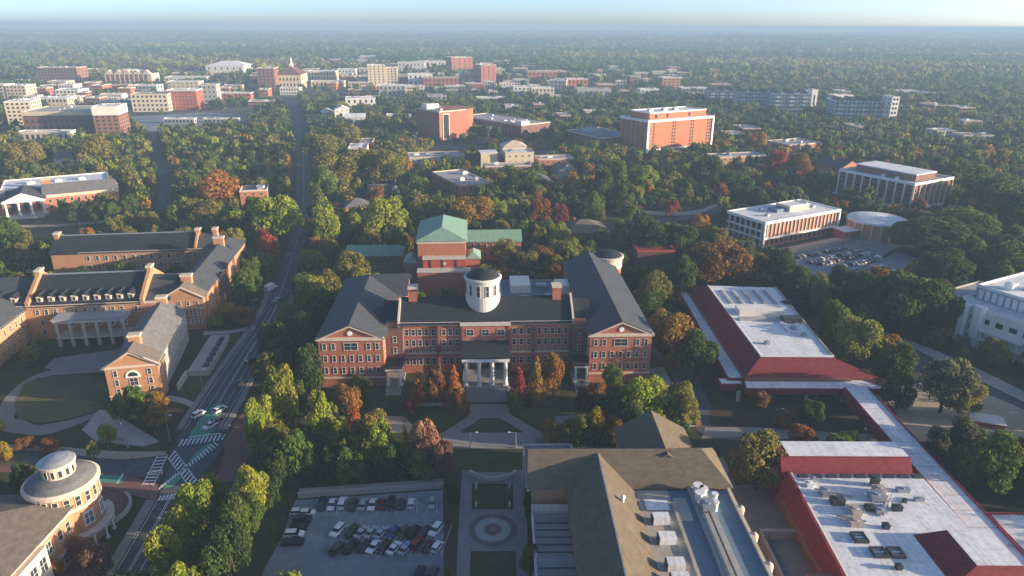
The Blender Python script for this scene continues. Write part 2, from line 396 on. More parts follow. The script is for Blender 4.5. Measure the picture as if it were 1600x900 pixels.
# right hand street
ribbon('road', [(1280,488),(1375,520),(1480,572),(1640,650)], [(1270,500),(1365,540),(1460,600),(1640,700)], Z1, 'asphalt')
ribbon('pavement', [(1375,516),(1490,560),(1640,632)], [(1376,519.5),(1481,571),(1640,649)], .24, 'paving_light', th=.2)
lanes([(1280,488),(1375,520),(1480,572),(1640,650)], [(1270,500),(1365,540),(1460,600),(1640,700)], (.48, .53))
# drive beside the great hall
ribbon('drive', [(1022,548),(1042,575),(1075,640),(1100,680),(1180,690)], [(1055,548),(1082,575),(1105,620),(1125,655),(1190,672)], Z1, 'asphalt')
ribbon('path', [(1102,668),(1180,668),(1300,676),(1420,680)], [(1096,685),(1180,684),(1300,690),(1420,692)], Z2, 'paving')
ribbon('road', [(880,352),(1000,345),(1120,322),(1200,312)], [(880,362),(1000,356),(1122,333),(1200,322)], Z1, 'asphalt')
ribbon('path', [(1010,330),(1080,330),(1120,318)], [(1010,336),(1080,336),(1122,322)], Z2, 'paving_light')
sheet('lawn', [(1020,358),(1125,340),(1125,372),(1030,372)], Z1, 'grass')
# loop walk, lawns and garden before the great hall
sheet('drive', [(690,676),(840,676),(890,684),(890,702),(690,700),(672,690)], Z1, 'paving')
ribbon('path', [(672,690),(700,672),(735,648)], [(694,694),(722,676),(752,652)], Z2, 'paving')
ribbon('path', [(868,690),(838,672),(795,646)], [(846,694),(815,674),(778,652)], Z2, 'paving')
sheet('path', [(735,632),(795,632),(798,654),(733,654)], Z2, 'paving')
sheet('lawn', [(718,674),(752,656),(780,656),(812,674)], Z3, 'grass')
sheet('lawn', [(628,646),(728,640),(690,672),(640,676)], Z1, 'grass')
sheet('lawn', [(800,640),(895,640),(900,672),(850,674)], Z1, 'grass')
sheet('path', [(575,650),(632,650),(655,676),(560,676)], Z1, 'paving_tan')
sheet('path', [(868,650),(915,648),(905,680),(862,680)], Z1, 'paving')
sheet('lawn', [(700,704),(832,704),(826,738),(706,738)], Z1, 'grass')
ribbon('path', [(712,930),(716,830),(722,735)], [(734,930),(736,830),(738,735)], Z2, 'paving')
ribbon('path', [(806,930),(804,830),(800,735)], [(828,930),(824,830),(817,735)], Z2, 'paving')
sheet('path', [(738,738),(800,738),(800,756),(738,756)], Z2, 'paving')
sheet('path', [(736,796),(804,796),(806,862),(736,862)], Z2, 'paving')
sheet('lawn', [(738,757),(800,757),(802,794),(738,794)], Z3, 'grass')
sheet('lawn', [(738,864),(806,864),(808,930),(738,930)], Z3, 'grass')
c_ = P(770, 828); r_ = 6.6
sheet('plaza', [(c_[0]+r_*math.cos(t), c_[1]+r_*math.sin(t)) for t in np.linspace(0, 2*math.pi, 40)[:-1]], Z3, 'paving', world=True)
for i, (ra, rb) in enumerate(((.8, 1.9), (2.3, 4.2), (4.5, 5.9))):
    mb = MB(); n_ = 12*(i+1)
    for k in range(n_):
        t0, t1 = 2*math.pi*(k+.06)/n_, 2*math.pi*(k+.94)/n_; tt = np.linspace(t0, t1, 4)
        mb.add([(c_[0]+ra*math.cos(t), c_[1]+ra*math.sin(t), Z4) for t in tt]+[(c_[0]+rb*math.cos(t), c_[1]+rb*math.sin(t), Z4) for t in tt[::-1]], [tuple(range(8))])
    link('plaza_ring', mb.mesh('plaza_ring', ['brick_paving', 'paving_light', 'medallion'][i] if i != 2 else mat('medallion', (.17, .125, .115), .3, .3)), kind='structure')
ribbon('flower_bed', [(700,930),(702,830),(706,742)], [(711,930),(715,830),(720,742)], Z1, 'mulch')
ribbon('flower_bed', [(829,930),(825,830),(818,742)], [(838,930),(834,830),(830,742)], Z1, 'mulch')
# parking lots
LOT = [(405,930),(412,892),(440,840),(462,782),(692,766),(694,930)]
sheet('parking_lot', LOT, Z1, 'asphalt_lot')
sheet('parking_lot', [(1228,402),(1290,378),(1335,366),(1405,385),(1345,418),(1290,440)], Z1, 'asphalt_lot')
sheet('parking_lot', [(205,182),(320,176),(395,180),(395,198),(300,210),(215,204)], Z1, 'asphalt_lot')
sheet('drive', [(1335,425),(1400,395),(1440,405),(1385,448)], Z2, 'asphalt_lot')
mb = MB()
for i in range(13):
    x = 495+15.6*i; stripe((x, 779), (x, 803), .10, .10)
for i in range(12):
    x = 519+16.2*i; stripe((x+9, 820), (x-9, 870), .10, .10)
stripe((640,779), (690,803), .10, .10)
link('road_marking', mb.mesh('road_marking', 'paint_line'), kind='structure')
# left quad ground
sheet('lawn', [(38,600),(62,590),(120,586),(160,590),(172,618),(160,640),(110,655),(60,662),(28,655),(22,632)], Z2, 'grass_dry')
ribbon('path', [(-10,662),(8,622),(50,588),(110,572),(160,560)], [(20,664),(30,632),(62,592),(120,584),(170,578)], Z1, 'paving')
ribbon('path', [(-10,672),(60,680),(110,668),(160,648),(180,650)], [(-10,655),(30,655),(60,664),(110,656),(165,640)], Z1+.01, 'paving')
sheet('plaza', [(85,560),(190,545),(200,560),(190,580),(100,585),(70,575)], Z1, 'paving')
sheet('plaza', [(128,672),(155,640),(175,645),(250,690),(225,698),(150,690)], Z1+.02, 'paving_light')
ribbon('path', [(262,618),(285,622),(310,632)], [(258,626),(282,630),(304,640)], Z2, 'paving_light')
ribbon('path', [(318,518),(360,516),(398,508)], [(318,524),(360,521),(398,514)], Z2, 'paving_light')
sheet('flower_bed', [(-10,690),(60,676),(140,690),(220,700),(180,706),(60,696)], Z1, 'mulch')
sheet('lawn', [(270,610),(318,525),(395,520),(300,630)], Z1, 'grass')
sheet('lawn', [(85,395),(20,360),(60,345),(200,350),(210,360)], Z1, 'grass_dry')
ribbon('path', [(20,352),(100,350),(180,342)], [(20,356),(100,354),(180,346)], Z2, 'paving_tan')
# plaza by the red roofed hall
sheet('plaza', [(1378,610),(1480,590),(1600,640),(1640,690),(1500,690),(1425,690)], Z1, 'paving_tan')
sheet('plaza', [(1110,640),(1300,640),(1330,676),(1110,672)], Z1, 'mulch')
sheet('plaza', [(1130,760),(1230,755),(1290,860),(1290,930),(1210,930)], Z1, 'asphalt_lot')
sheet('plaza', [(840,720),(1130,715),(1225,930),(830,930)], Z1, 'paving')
# downtown street floor
for q in ([(0,150),(470,125),(470,170),(195,200),(0,230)], [(470,120),(1000,120),(1000,160),(480,165)], [(640,215),(870,215),(880,275),(640,275)], [(1100,160),(1420,150),(1440,195),(1110,190)]):
    sheet('street_ground', q, .0, mat('street_mix', (.11, .11, .10), .4, .03, .95, col2=(.05, .055, .03)), block=False)

# ---------------------------------------------------------------- great hall
rz = 2.8
o = thing('brick_hall', 'long red brick hall with gabled end wings, white portico and round cupola', 'hall', (-63.9, 211.0, 0), rz, foot=[(-1,-1,22,60),(20,-5,92,30),(89,-1,112,80),(60,28,92,72),(47,-14,64,10)], short='the great brick hall')
LANDMARKS.append(('the great brick hall', -40, 212)); LANDMARKS.append(('the great brick hall', 30, 216))
def wing(x0, x1, y1, back_gable):
    xm = (x0+x1)/2
    w_ = MB().box(x0, 0, 0, x1, y1, 18).prism([(x0+.1, 18), (x1-.1, 18), (xm, 22.3)], 'y', 0.02, y1-.1).build('wall', 'brick_red', o)
    MB().box(x0-.15, -.2, 3.2, x1+.15, -.01, 3.8).build('string_course', 'stone_cream', w_); MB().box(x0-.3, -.5, 17.2, x1+.3, -.01, 18.3).build('cornice', 'stone_cream', w_)
    sl = 4.5/(xm-x0)
    MB().prism([(x0-.7, 17.9), (xm, 22.75), (x1+.7, 17.9), (x1+.7, 17.2), (xm, 22.0), (x0-.7, 17.2)], 'y', -.55, -.02).build('pediment_moulding', 'stone_cream', w_)
    ov = MB().cyl(0, 0, -.12, .12, .85, 14).build('round_window', 'white_paint', o, loc=(xm, -.12, 19.7)); ov.rotation_euler = (R(90), 0, 0)
    for z, st in ((15.0, 'white'), (10.6, 'white'), (6.2, 'white')):
        us = [x0+2+(x1-x0-4)*i/6 for i in range(7)]
        if z == 15.0: us = us[:2]+us[5:]
        wins(o, 'F', 0, us, [z], 1.35, 2.3, st)
    wins(o, 'F', 0, [xm], [15.0], 4.6, 2.6, 'white')
    return w_
wing(0, 21.3, 52, True); wing(90.3, 111.3, 76, False)
MB().gable('y', 0, 21.3, 0, 46, 18.2, 22.9, .8).build('roof', 'slate', o)
MB().gable('x', 40, 58, 10.6, 25.5, 18.2, 23.2, .8).build('roof', 'slate', o)
box_part(o, 'wall', 'brick_red', 20, 40.2, 0, 25, 57.8, 18.2)
MB().hip(0, 46.2, 21.3, 58, 18.0, 22.9, .8, 'y', e0=0.01, e1=9).build('roof', 'slate', o)
MB().gable('y', 90.3, 111.3, 0, 76, 18.2, 22.9, .8).build('roof', 'slate', o)
wins(o, 'R', 21.3, lin(1, 9, 2), [6.2, 10.6, 15], 1.3, 2.2); wins(o, 'L', 90.3, lin(1, 9, 2), [6.2, 10.6, 15], 1.3, 2.2)
wins(o, 'L', 0, lin(2, 52, 11), [6.2, 10.6, 15], 1.3, 2.2, near=False); wins(o, 'R', 111.3, lin(2, 74, 15), [6.2, 10.6, 15], 1.3, 2.2, near=False)
# centre range
wc = MB().box(21.3, 9.3, 0, 90.3, 28, 19).box(47, 8.5, 0, 63.6, 9.4, 19.02).build('wall', 'brick_red', o)
MB().box(26, 8.9, 18.1, 46.6, 9.35, 19.4).box(46.6, 8.1, 18.1, 64, 8.55, 19.4).box(64, 8.9, 18.1, 85.4, 9.35, 19.4).box(26, 9.0, 7.4, 47, 9.32, 7.9).box(63.6, 9.0, 7.4, 85.4, 9.32, 7.9).build('cornice', 'limestone', wc)
MB().gable('x', 8.8, 28, 26, 85.3, 19.2, 25.2, .5).build('roof', 'slate_dark', o)
MB().gable('x', 10.5, 28, 20, 26.1, 18.2, 23.6, .4).build('roof', 'slate_dark', o); MB().gable('x', 10.5, 28, 85.2, 92, 18.2, 23.6, .4).build('roof', 'slate_dark', o)
for x in (25.3, 85.3): MB().prism([(8.6, 18), (8.6, 20.3), (18.4, 26.1), (28.2, 20.3), (28.2, 18)], 'x', x, x+.7).build('gable_parapet', 'limestone', o)
for x in (25.6, 39, 47.3, 63.2, 72, 85): MB().box(x-.35, 8.3, 0, x+.35, 9.25, 18.1).build('pilaster', 'brick_dark', o)
for z in (15.6, 11.6):
    wins(o, 'F', 9.3, lin(27, 38.4, 5)+lin(39.8, 46.6, 3)+lin(64, 71.6, 3)+lin(72.8, 84.4, 5), [z], 1.5, 2.3, 'white')
    wins(o, 'F', 8.5, [50, 55.3, 60.6], [z], 2.6, 2.3, 'white')
wins(o, 'F', 9.3, lin(27, 38.4, 5)+lin(39.8, 46.6, 3)+lin(64, 71.6, 3)+lin(72.8, 84.4, 5), [4.6], 1.5, 2.6, 'white')
wins(o, 'F', 9.3, lin(27, 38.4, 5)+lin(39.8, 46.6, 3)+lin(64, 71.6, 3)+lin(72.8, 84.4, 5), [8.9], 1.1, 1.1, 'white')
# portico
pf = box_part(o, 'portico_floor', 'paving', 47.4, -4.6, 0, 63, 8.4, 1.6)
for x in (48.6, 53, 57.4, 61.8): column(o, x, -3.6, 1.6, 10.6, .62)
for x in (48.4, 62.0): box_part(o, 'pilaster', 'white_paint', x-.5, 7.6, 1.6, x+.5, 8.45, 10.6)
e = MB().box(47.3, -4.7, 10.6, 63.1, 8.4, 12.0).build('entablature', 'white_paint', o)
MB().box(46.9, -5.1, 12.0, 63.5, 8.4, 12.6).build('portico_roof', 'slate_dark', e)
wins(o, 'F', 8.5, [50.8, 55.2, 59.6], [4.2], 2.4, 4.4, 'dark'); wins(o, 'F', 8.5, [50.8, 55.2, 59.6], [8.8], 2.4, 2.2, 'dark')
steps(o, 48.4, 62, -4.6, 1.6, 10, .75)
for x in (47, 62.4): MB().box(x, -12.5, 0, x+1, -4.6, 1.4).box(x-.2, -12.8, 1.4, x+1.2, -10.8, 1.7).build('stair_wall', 'limestone', o)
# corner porches
for x0, x1 in ((21.8, 27), (85.2, 90.0)):
    pr = MB().box(x0-.2, -1.6, 6.4, x1+.2, 9.2, 7.2).build('porch', 'white_paint', o)
    MB().box(x0-.4, -1.9, 7.2, x1+.4, 9.2, 7.5).build('porch_roof', 'slate_dark', pr)
    for x in (x0+.5, x1-.5): column(o, x, -1.0, .9, 6.4, .4)
    box_part(o, 'porch_floor', 'paving', x0-.3, -1.9, 0, x1+.3, 8.9, .9)
    steps(o, x0, x1, -1.9, .9, 6, .8, .15)
    door(o, 'F', 9.3, (x0+x1)/2, .9, 1.8, 3)
    MB().box(x0-.2, 6.0, 7.5, x1+.2, 9.3, 17.6).build('wall', 'brick_dark', o)
    wins(o, 'F', 6.0, [(x0+x1)/2], [10.6, 14.6], 1.3, 2.3, 'white')
chimney(o, 30.2, 18.4, 23, 29.2, 1.5, 1.8, 'brick_red'); chimney(o, 80.6, 18.4, 23, 29.2, 1.5, 1.8, 'brick_red')
# cupola drum
dr = MB().lathe(54.6, 18.4, [(6.1, 21), (6.1, 26.2), (5.9, 26.2), (5.9, 31.6), (6.5, 31.9), (6.7, 32.6), (6.2, 33.0), (5.9, 33.0)], 32).build('cupola', 'stone_white', o)
MB().lathe(54.6, 18.4, [(5.95, 32.9), (4.9, 33.8), (3.0, 34.7), (.9, 35.1), (.1, 35.4)], 32).build('cupola_dome', 'slate_dark', dr)
for k in range(12):
    t = 2*math.pi*(k+.5)/12
    f, g, far = win_meshes(1.3, 4.0, 'cream'); q = link('window', f, dr, loc=(54.6+5.9*math.cos(t), 18.4+5.9*math.sin(t), 28.9), rz=t+math.pi/2); link("pane", g, q)
# rear rotunda and rear block
ro = MB().lathe(109.5, 77, [(6.2, 0), (6.2, 16), (6.0, 16), (6.0, 19.6), (6.6, 20.0), (6.7, 20.8), (6.2, 21)], 28).build('rotunda', 'brick_orange', o)
MB().lathe(109.5, 77, [(6.35, 16), (6.35, 19.8), (6.9, 20.1), (7.0, 21), (6.4, 21.2)], 28).build('rotunda_band', 'stone_cream', ro)
MB().lathe(109.5, 77, [(6.3, 21.1), (5.2, 21.9), (2.5, 22.7), (.1, 23.0)], 28).build('rotunda_roof', 'slate_dark', ro)
MB().box(62, 28, 0, 90.2, 66, 13).build('wall', 'brick_dark', o); flat_roof(o, 62, 28, 90.2, 66, 13.2, 'membrane_blue', 'concrete')
for x, y, a_, b_ in ((66,38,3,4),(71,44,4,3),(77,36,3,3),(82,46,5,3),(69,56,3,3),(79,58,4,4)): unit(o, x, y, 13.2, a_, b_, 1.6, 'metal_white' if x < 72 else 'metal_grey')
MB().box(66, 52, 13, 74, 64, 16.5).build('roof_house', 'stucco_white', o); MB().box(84, 50, 13, 89.8, 58, 17).build('roof_house', 'stucco_white', o)
# terraces of pale slabs beside the right wing
t = thing('terrace', 'pale concrete terrace stepping down beside the right wing of the brick hall', 'terrace', tuple(P(1040, 622)), 0)
for i, q in enumerate(([(1014,578),(1038,576),(1052,609),(1030,612)], [(1030,615),(1054,612),(1066,640),(1044,643)], [(1044,646),(1068,643),(1088,666),(1062,668)])):
    pts = [tuple(P(*p)[:2]-P(1040, 622)[:2]) for p in q]; MB().prism(pts, 'z', 0, .7-.2*i).build('slab', 'paving_light', t); BLOCKED.append([tuple(P(*p)[:2]) for p in q])
for p in ((1058,608), (1090,664), (1012,590)): 
    q = P(*p)-P(1040, 622); MB().box(q[0]-.8, q[1]-.8, 0, q[0]+.8, q[1]+.8, 1.6).build('pier', 'brick_tan', t)

# ---------------------------------------------------------------- theatre stage tower behind the hall
o = thing('brick_theatre', 'tall orange brick stage tower under a green hipped metal roof behind the hall', 'theatre', (-42.5, 303, 0), 3.5, foot=[(-2,-8,24,42),(-40,22,0,38),(24,40,52,56)], short='the green-roofed brick tower')
w_ = box_part(o, 'wall', 'brick_orange', 0, 0, 0, 21.5, 34, 24)
MB().box(-.3, -.35, 22.6, 21.8, -.01, 23.9).box(21.5, -.35, 22.6, 21.85, 34, 23.9).box(-.35, 0, 22.6, 0, 34, 23.9).build('cornice', 'stone_cream', w_)
MB().hip(0, 0, 21.5, 34, 24, 27.8, .9, 'y', e0=10, e1=3).build('roof', 'copper_green', o)
q = box_part(o, 'wall', 'red_brick_bright', 2.4, -4, 0, 21.4, .1, 16.6); MB().box(2.1, -4.4, 16.4, 21.7, .05, 16.95).build('ledge', 'limestone', q)
q = box_part(o, 'wall', 'brick_red', 0, -8.5, 0, 23.4, -3.9, 12); MB().box(-.2, -8.8, 11.8, 23.7, -4.02, 12.5).build('ledge', 'limestone', q)
for x in (6, 11.5, 17.5): box_part(o, 'pilaster', 'brick_dark', x-.25, -4.25, 12.5, x+.25, -4.0, 16.4)
ov = MB().cyl(0, 0, -.1, .1, .7, 12).build('round_window', 'white_paint', o, loc=(11.7, -4.1, 14.4)); ov.rotation_euler = (R(90), 0, 0)
box_part(o, 'wall', 'brick_red', -6.5, 2, 0, -.05, 14, 13); MB().hip(-6.5, 2, -.4, 14, 13, 15.5, .4, 'y').build('roof', 'copper_green', o)
box_part(o, 'wall', 'brick_red', 21.6, 1, 0, 28, 13, 15); MB().hip(22, 1, 28, 13, 15, 17.4, .4, 'y').build('roof', 'copper_green', o)
box_part(o, 'wall', 'brick_red', -38, 24, 0, -10, 38, 9.5); MB().hip(-38, 24, -10, 38, 9.5, 13, .6, 'x', e0=2, e1=2).build('roof', 'copper_green', o)
wins(o, 'F', 24, lin(-37, -11, 8), [7], 1.5, 2.6, 'white'); wins(o, 'F', 24, lin(-37, -11, 8), [3], 1.5, 2.2, 'white')
box_part(o, 'wall', 'brick_orange', 22, 44, 0, 50, 57, 10.5); MB().gable('x', 44, 57, 22, 50, 10.6, 14.6, .6).build('roof', 'copper_green', o)
wins(o, 'F', 44, lin(23, 49, 8), [8.2, 3.6], 1.5, 2.6, 'white'); box_part(o, 'cornice', 'stone_cream', 22, 43.8, 9.8, 50, 44.0, 10.4)

# ---------------------------------------------------------------- left quadrangle
o = thing('college_quad', 'rambling tan brick college with dormers, chimneys and a colonnade round a court', 'college', (-128.6, 199.6, 0), 8, foot=[(-2,-2,18,52),(-1,52,17,118),(-95,45,1,84),(-72,116,4,142),(-66,-2,-46,52)], short='the tan brick college court')
LANDMARKS.append(('the tan brick college court', -118, 225))
box_part(o, 'wall', 'concrete', .9, 7, 0, 14.7, 47, 12.4)  # grey stone wall, its colour toned down to carry the shade along it
w_ = MB().box(0, 0, 0, 15.6, 7, 13).prism([(0.1, 13), (15.5, 13), (7.8, 17.6)], 'y', .02, 6.9).build('wall', 'brick_tan', o)
MB().box(-.3, -.35, 12.4, 15.9, -.01, 13.1).box(15.6, -.2, 12.4, 15.9, 7, 13.1).box(14.7, 7, 11.6, 15.0, 47, 12.4).box(-.15, -.2, 2.6, 15.75, -.01, 3.0).build('cornice', 'stone_cream', w_)
MB().prism([(-.8, 12.9), (7.8, 18.1), (16.4, 12.9), (16.4, 12.3), (7.8, 17.4), (-.8, 12.3)], 'y', -.5, -.02).build('pediment_moulding', 'stone_cream', w_)
MB().gable('y', 0, 15.6, 0, 7, 13.2, 18.3, .8).build('roof', 'shingle_brown', o); MB().prism([(1, 12.4), (14.6, 12.4), (7.8, 17.1)], 'y', 46, 46.9).build('wall', 'brick_tan', o); MB().gable('y', .9, 14.7, 7.6, 47, 12.6, 17.4, .5).build('roof', 'shingle_grey', o)
chimney(o, 7.8, 8.6, 15, 20.2, 1.7, 1.2, 'brick_tan'); chimney(o, 7.8, 46, 15, 19.2, 1.7, 1.2, 'brick_tan')
wins(o, 'F', 0, [2.8, 12.8], [4.2, 7.4, 10.6], 1.3, 2.1, 'white'); wins(o, 'F', 0, [7.8], [7.4], 2.6, 2.6, 'white')
aw = MB()
for k in range(9): 
    t0, t1 = math.pi*k/9, math.pi*(k+1)/9
    aw.prism([(7.8+1.6*math.cos(t0), 9.2+1.6*math.sin(t0)), (7.8+2.2*math.cos(t0), 9.2+2.2*math.sin(t0)), (7.8+2.2*math.cos(t1), 9.2+2.2*math.sin(t1)), (7.8+1.6*math.cos(t1), 9.2+1.6*math.sin(t1))], 'y', -.22, 0)
aw.box(5.6, -.22, 8.9, 10, 0, 9.25).build('arched_window', 'white_paint', o); 
MB().prism([(7.8+1.6*math.cos(math.pi*k/9), 9.2+1.6*math.sin(math.pi*k/9)) for k in range(10)], 'y', -.05, .02).build('pane', 'glass', o)
door(o, 'F', 0, 7.8, .5, 1.8, 3.2); box_part(o, 'balcony', 'white_paint', 6.2, -1, 5.3, 9.4, 0, 5.9)
wins(o, 'R', 14.7, lin(8, 46, 11), [4, 9], 1.2, 2.1, 'cream'); wins(o, 'R', 15.6, [3.5], [4.2, 7.4, 10.6], 1.2, 2, 'white'); wins(o, 'L', .9, lin(8, 46, 10), [4, 9], 1.2, 2.1, 'cream')
# this wing stands a little askew to the rest of the court
bpy.context.view_layer.update()
pv_ = Matrix.Translation((7.8, 0, 0)) @ Matrix.Rotation(R(5), 4, 'Z') @ Matrix.Translation((-7.8, 0, 0))
for ch in list(o.children): ch.matrix_basis = pv_ @ ch.matrix_basis
# ramp terrace on the right
MB().box(19, 16, 0, 26, 46, 2.2).build('terrace_wall', 'limestone', o); MB().box(19.4, 16.4, 2.2, 25.6, 45.6, 2.3).build('terrace_floor', 'paving_light', o)
for k in range(6): box_part(o, 'planter', 'metal_dark', 23.6, 18+4.4*k, 2.3, 25.2, 20.6+4.4*k, 3.1)
box_part(o, 'stair_wall', 'stone_cream', 18.2, 6, 0, 18.8, 16, 2.4)
# right wing
w_ = MB().box(1, 58, 0, 14.6, 116, 14).box(-.4, 57.2, 9.6, 15, 62, 14.02).prism([(-.3, 14), (14.9, 14), (7.3, 18.2)], 'y', 57.3, 62).build('wall', 'brick_tan', o)
MB().prism([(-1, 13.9), (7.3, 18.7), (15.6, 13.9), (15.6, 13.3), (7.3, 18.0), (-1, 13.3)], 'y', 56.8, 57.18).box(-.6, 56.9, 9.2, 15.2, 57.3, 9.8).build('pediment_moulding', 'stone_cream', w_)
MB().gable('y', -.4, 15, 57.4, 63, 14.1, 18.9, .6).build('roof', 'shingle_brown', o); MB().gable('y', 1, 14.6, 63.3, 116, 14.1, 18.4, .6).build('roof', 'slate', o)
chimney(o, 7.6, 65, 16, 21, 2.0, 1.2, 'brick_tan'); chimney(o, 7.6, 117, 15, 21.5, 2.2, 1.2, 'brick_tan')
wins(o, 'F', 57.2, lin(1, 14, 4), [11.6], 1.2, 1.8, 'white'); wins(o, 'F', 58, lin(2, 14, 4), [7.2, 3.6], 1.4, 2.2, 'blind'); wins(o, 'R', 14.6, lin(64, 114, 12), [4, 8, 11.6], 1.2, 2, 'cream'); wins(o, 'R', 15, [59.6], [11.6], 1.2, 1.8, 'white')
for y in (60, 75, 92, 108): box_part(o, 'buttress', 'brick_tan', 14.6, y-.8, 0, 16, y+.8, 13.4)
# centre range with dormers
w_ = MB().box(-92, 55, 0, 1, 82, 14).build('wall', 'brick_tan', o)
MB().box(-92, 54.6, 13.2, .9, 55, 14.2).build('cornice', 'stone_cream', w_)
MB().gable('x', 55, 82, -47, -7.4, 14.2, 22, .6).build('roof', 'slate_dark', o); MB().gable('x', 55, 82, -92, -48.4, 14.2, 21.4, .6).build('roof', 'slate', o); MB().gable('x', 56, 82, -6, 3, 14.2, 20.4, .4).build('roof', 'slate', o)
for x in (-48.4, -7.4): 
    MB().prism([(54.4, 13), (54.4, 15.6), (68.5, 23.8), (82.4, 15.6), (82.4, 13)], 'x', x, x+1.3).build('gable_parapet', 'brick_tan', o)
    chimney(o, x+.65, 68.5, 20, 24.4, .8, 1.9, 'brick_tan')
for i, x in enumerate(lin(-46, -9, 9)+[-53, -58.5, -64, -69.5, -75]):
    d = MB().box(x-1.1, 56.4, 14.6, x+1.1, 61, 17.2).build('dormer', 'stone_cream', o)
    MB().gable('y', x-1.1, x+1.1, 56.4, 62.5, 17.2, 18.2, .25, .2).build('dormer_roof', 'slate_dark', d)
    f, g, far = win_meshes(1.3, 1.7, 'white'); link('window', far, d, loc=(x, 56.4, 15.9))
wins(o, 'F', 55, lin(-90, -49, 10)+lin(-46.5, -37, 3)+lin(-36, -13, 7)+[-9.5], [11.4], 1.5, 2.1, 'white'); wins(o, 'F', 55, lin(-90, -49, 10)+lin(-46, -37.5, 2), [7.2, 3.2], 1.5, 2.2, 'white')
# colonnade
e = MB().box(-36.5, 47, 9.4, -11.5, 54.6, 10.6).build('entablature', 'limestone', o); MB().box(-36.9, 46.6, 10.6, -11.1, 54.6, 11.1).build('portico_roof', 'membrane_grey', e)
for x in [-35.7+23.4*i/5 for i in range(6)]: MB().box(x-.45, 47.3, 3.6, x+.45, 48.2, 9.4).build('column', 'limestone', o); MB().box(x-.55, 47.2, 0, x+.55, 48.3, 3.2).build('pier', 'limestone', o)
box_part(o, 'balcony_floor', 'limestone', -36.4, 47, 3.2, -11.6, 54.6, 3.6)
wins(o, 'F', 55, [-35.7+23.4*(i+.5)/5 for i in range(5)], [6.6, 1.8], 2.2, 2.8, 'blind')
# rear range
w_ = MB().box(-70, 124, 0, 2, 140, 14).build('wall', 'brick_tan', o); MB().box(-58, 123.6, 13.2, 2, 124, 14.1).box(-70, 123.7, 13.3, -58.2, 124, 13.9).build('cornice', 'stone_cream', w_)
MB().gable('x', 124, 140, -70, -6, 14.2, 20.2, .6).build('roof', 'slate_dark', o); MB().gable('x', 124, 140, -5, 3, 14.2, 19.6, .5).build('roof', 'slate', o)
MB().box(-69, 131.7, 20.1, -7, 132.5, 20.5).build('ridge_cap', 'metal_grey', o); MB().box(-46, 68.1, 21.9, -9, 69, 22.3).build('ridge_cap', 'metal_grey', o)
MB().prism([(123.6, 13), (123.6, 15), (132, 21.6), (140.4, 15), (140.4, 13)], 'x', -6, -5).build('gable_parapet', 'brick_tan', o)
for x in (-69, -5.5, 2.5): chimney(o, x, 132, 14, 21.8, 1.0, 1.6, 'brick_tan')
wins(o, 'F', 124, lin(-56, 0, 14), [11, 6.6, 2.6], 1.6, 2.3, 'white')
box_part(o, 'wall', 'brick_tan', 2, 112, 0, 14, 138, 13); MB().hip(2, 117.5, 14.5, 138, 13, 17, .5, 'y').build('roof', 'slate', o)
# matching front wing at the frame edge
w_ = MB().box(-64, 0, 0, -49.5, 56, 12.6).build('wall', 'brick_tan', o); box_part(w_, 'cornice', 'stone_cream', -49.5, 0, 11.8, -49.1, 56, 12.6)
MB().gable('y', -64, -49.5, 0, 56, 12.8, 17.4, .6).build('roof', 'slate', o); wins(o, 'R', -49.5, lin(6, 54, 12), [3, 6.4, 9.8], 1.3, 2.1, 'cream')

# ---------------------------------------------------------------- round tower building, bottom left
o = thing('corner_building', 'orange brick building with a round colonnaded corner tower and brown hipped roof', 'building', (-104.4, 137.4, 0), 0, foot=[(-45,-60,10,9)], short='the round corner tower')
tw = MB().lathe(0, 0, [(7.0, 0), (7.0, 11), (7.15, 11), (7.15, 15)], 40).build('tower', 'brick_tan', o)
MB().lathe(0, 0, [(7.2, 10.6), (7.45, 10.6), (7.45, 11.3), (7.2, 11.3)], 40).build('string_course', 'stone_cream', tw)
MB().lathe(0, 0, [(7.15, 14.6), (7.9, 14.9), (8.0, 15.6), (7.4, 16.0), (7.2, 16.0)], 40).build('cornice', 'stone_cream', tw)
MB().lathe(0, 0, [(7.6, 15.8), (5.6, 17.0), (3.6, 17.6), (3.6, 17.4)], 40).build('tower_roof', 'shingle_grey', tw)
lt = MB().lathe(0, 0, [(3.4, 17.2), (3.4, 20.2), (3.9, 20.4), (3.9, 20.8), (3.6, 20.9)], 32).build('lantern', 'stone_cream', tw)
MB().lathe(0, 0, [(3.8, 20.8), (2.6, 21.6), (1.2, 22.0), (.1, 22.2)], 32).build('lantern_roof', 'metal_grey', lt)
f, g, far = win_meshes(1.35, 2.6, 'cream'); f2, g2, far2 = win_meshes(.9, 1.9, 'cream')
for k in range(20):
    t = 2*math.pi*k/20; q = link('window', f, tw, loc=(7.15*math.cos(t), 7.15*math.sin(t), 13.0), rz=t+math.pi/2); link('pane', g, q)
for k in range(14):
    t = 2*math.pi*k/14; link('window', far2, lt, loc=(3.4*math.cos(t), 3.4*math.sin(t), 18.9), rz=t+math.pi/2)
for t in (-100, -62, -24, 14): q = link('window', win_meshes(2.4, 3.2, 'blind')[0], tw, loc=(7.0*math.cos(R(t)), 7.0*math.sin(R(t)), 7.4), rz=R(t)+math.pi/2); link('pane', win_meshes(2.4, 3.2, 'blind')[1], q)
MB().lathe(0, 0, [(7.05, 3.6), (9.0, 3.6), (9.0, 4.3), (7.05, 4.3)], 30, 0, -100, 60).build('canopy', 'limestone', tw)
for t in range(-95, 61, 22): column(tw, 8.5*math.cos(R(t)), 8.5*math.sin(R(t)), 0, 3.6, .3)
w_ = MB().box(-40, -50, 0, 4.6, -2, 12.2).build('wall', 'brick_tan', o)
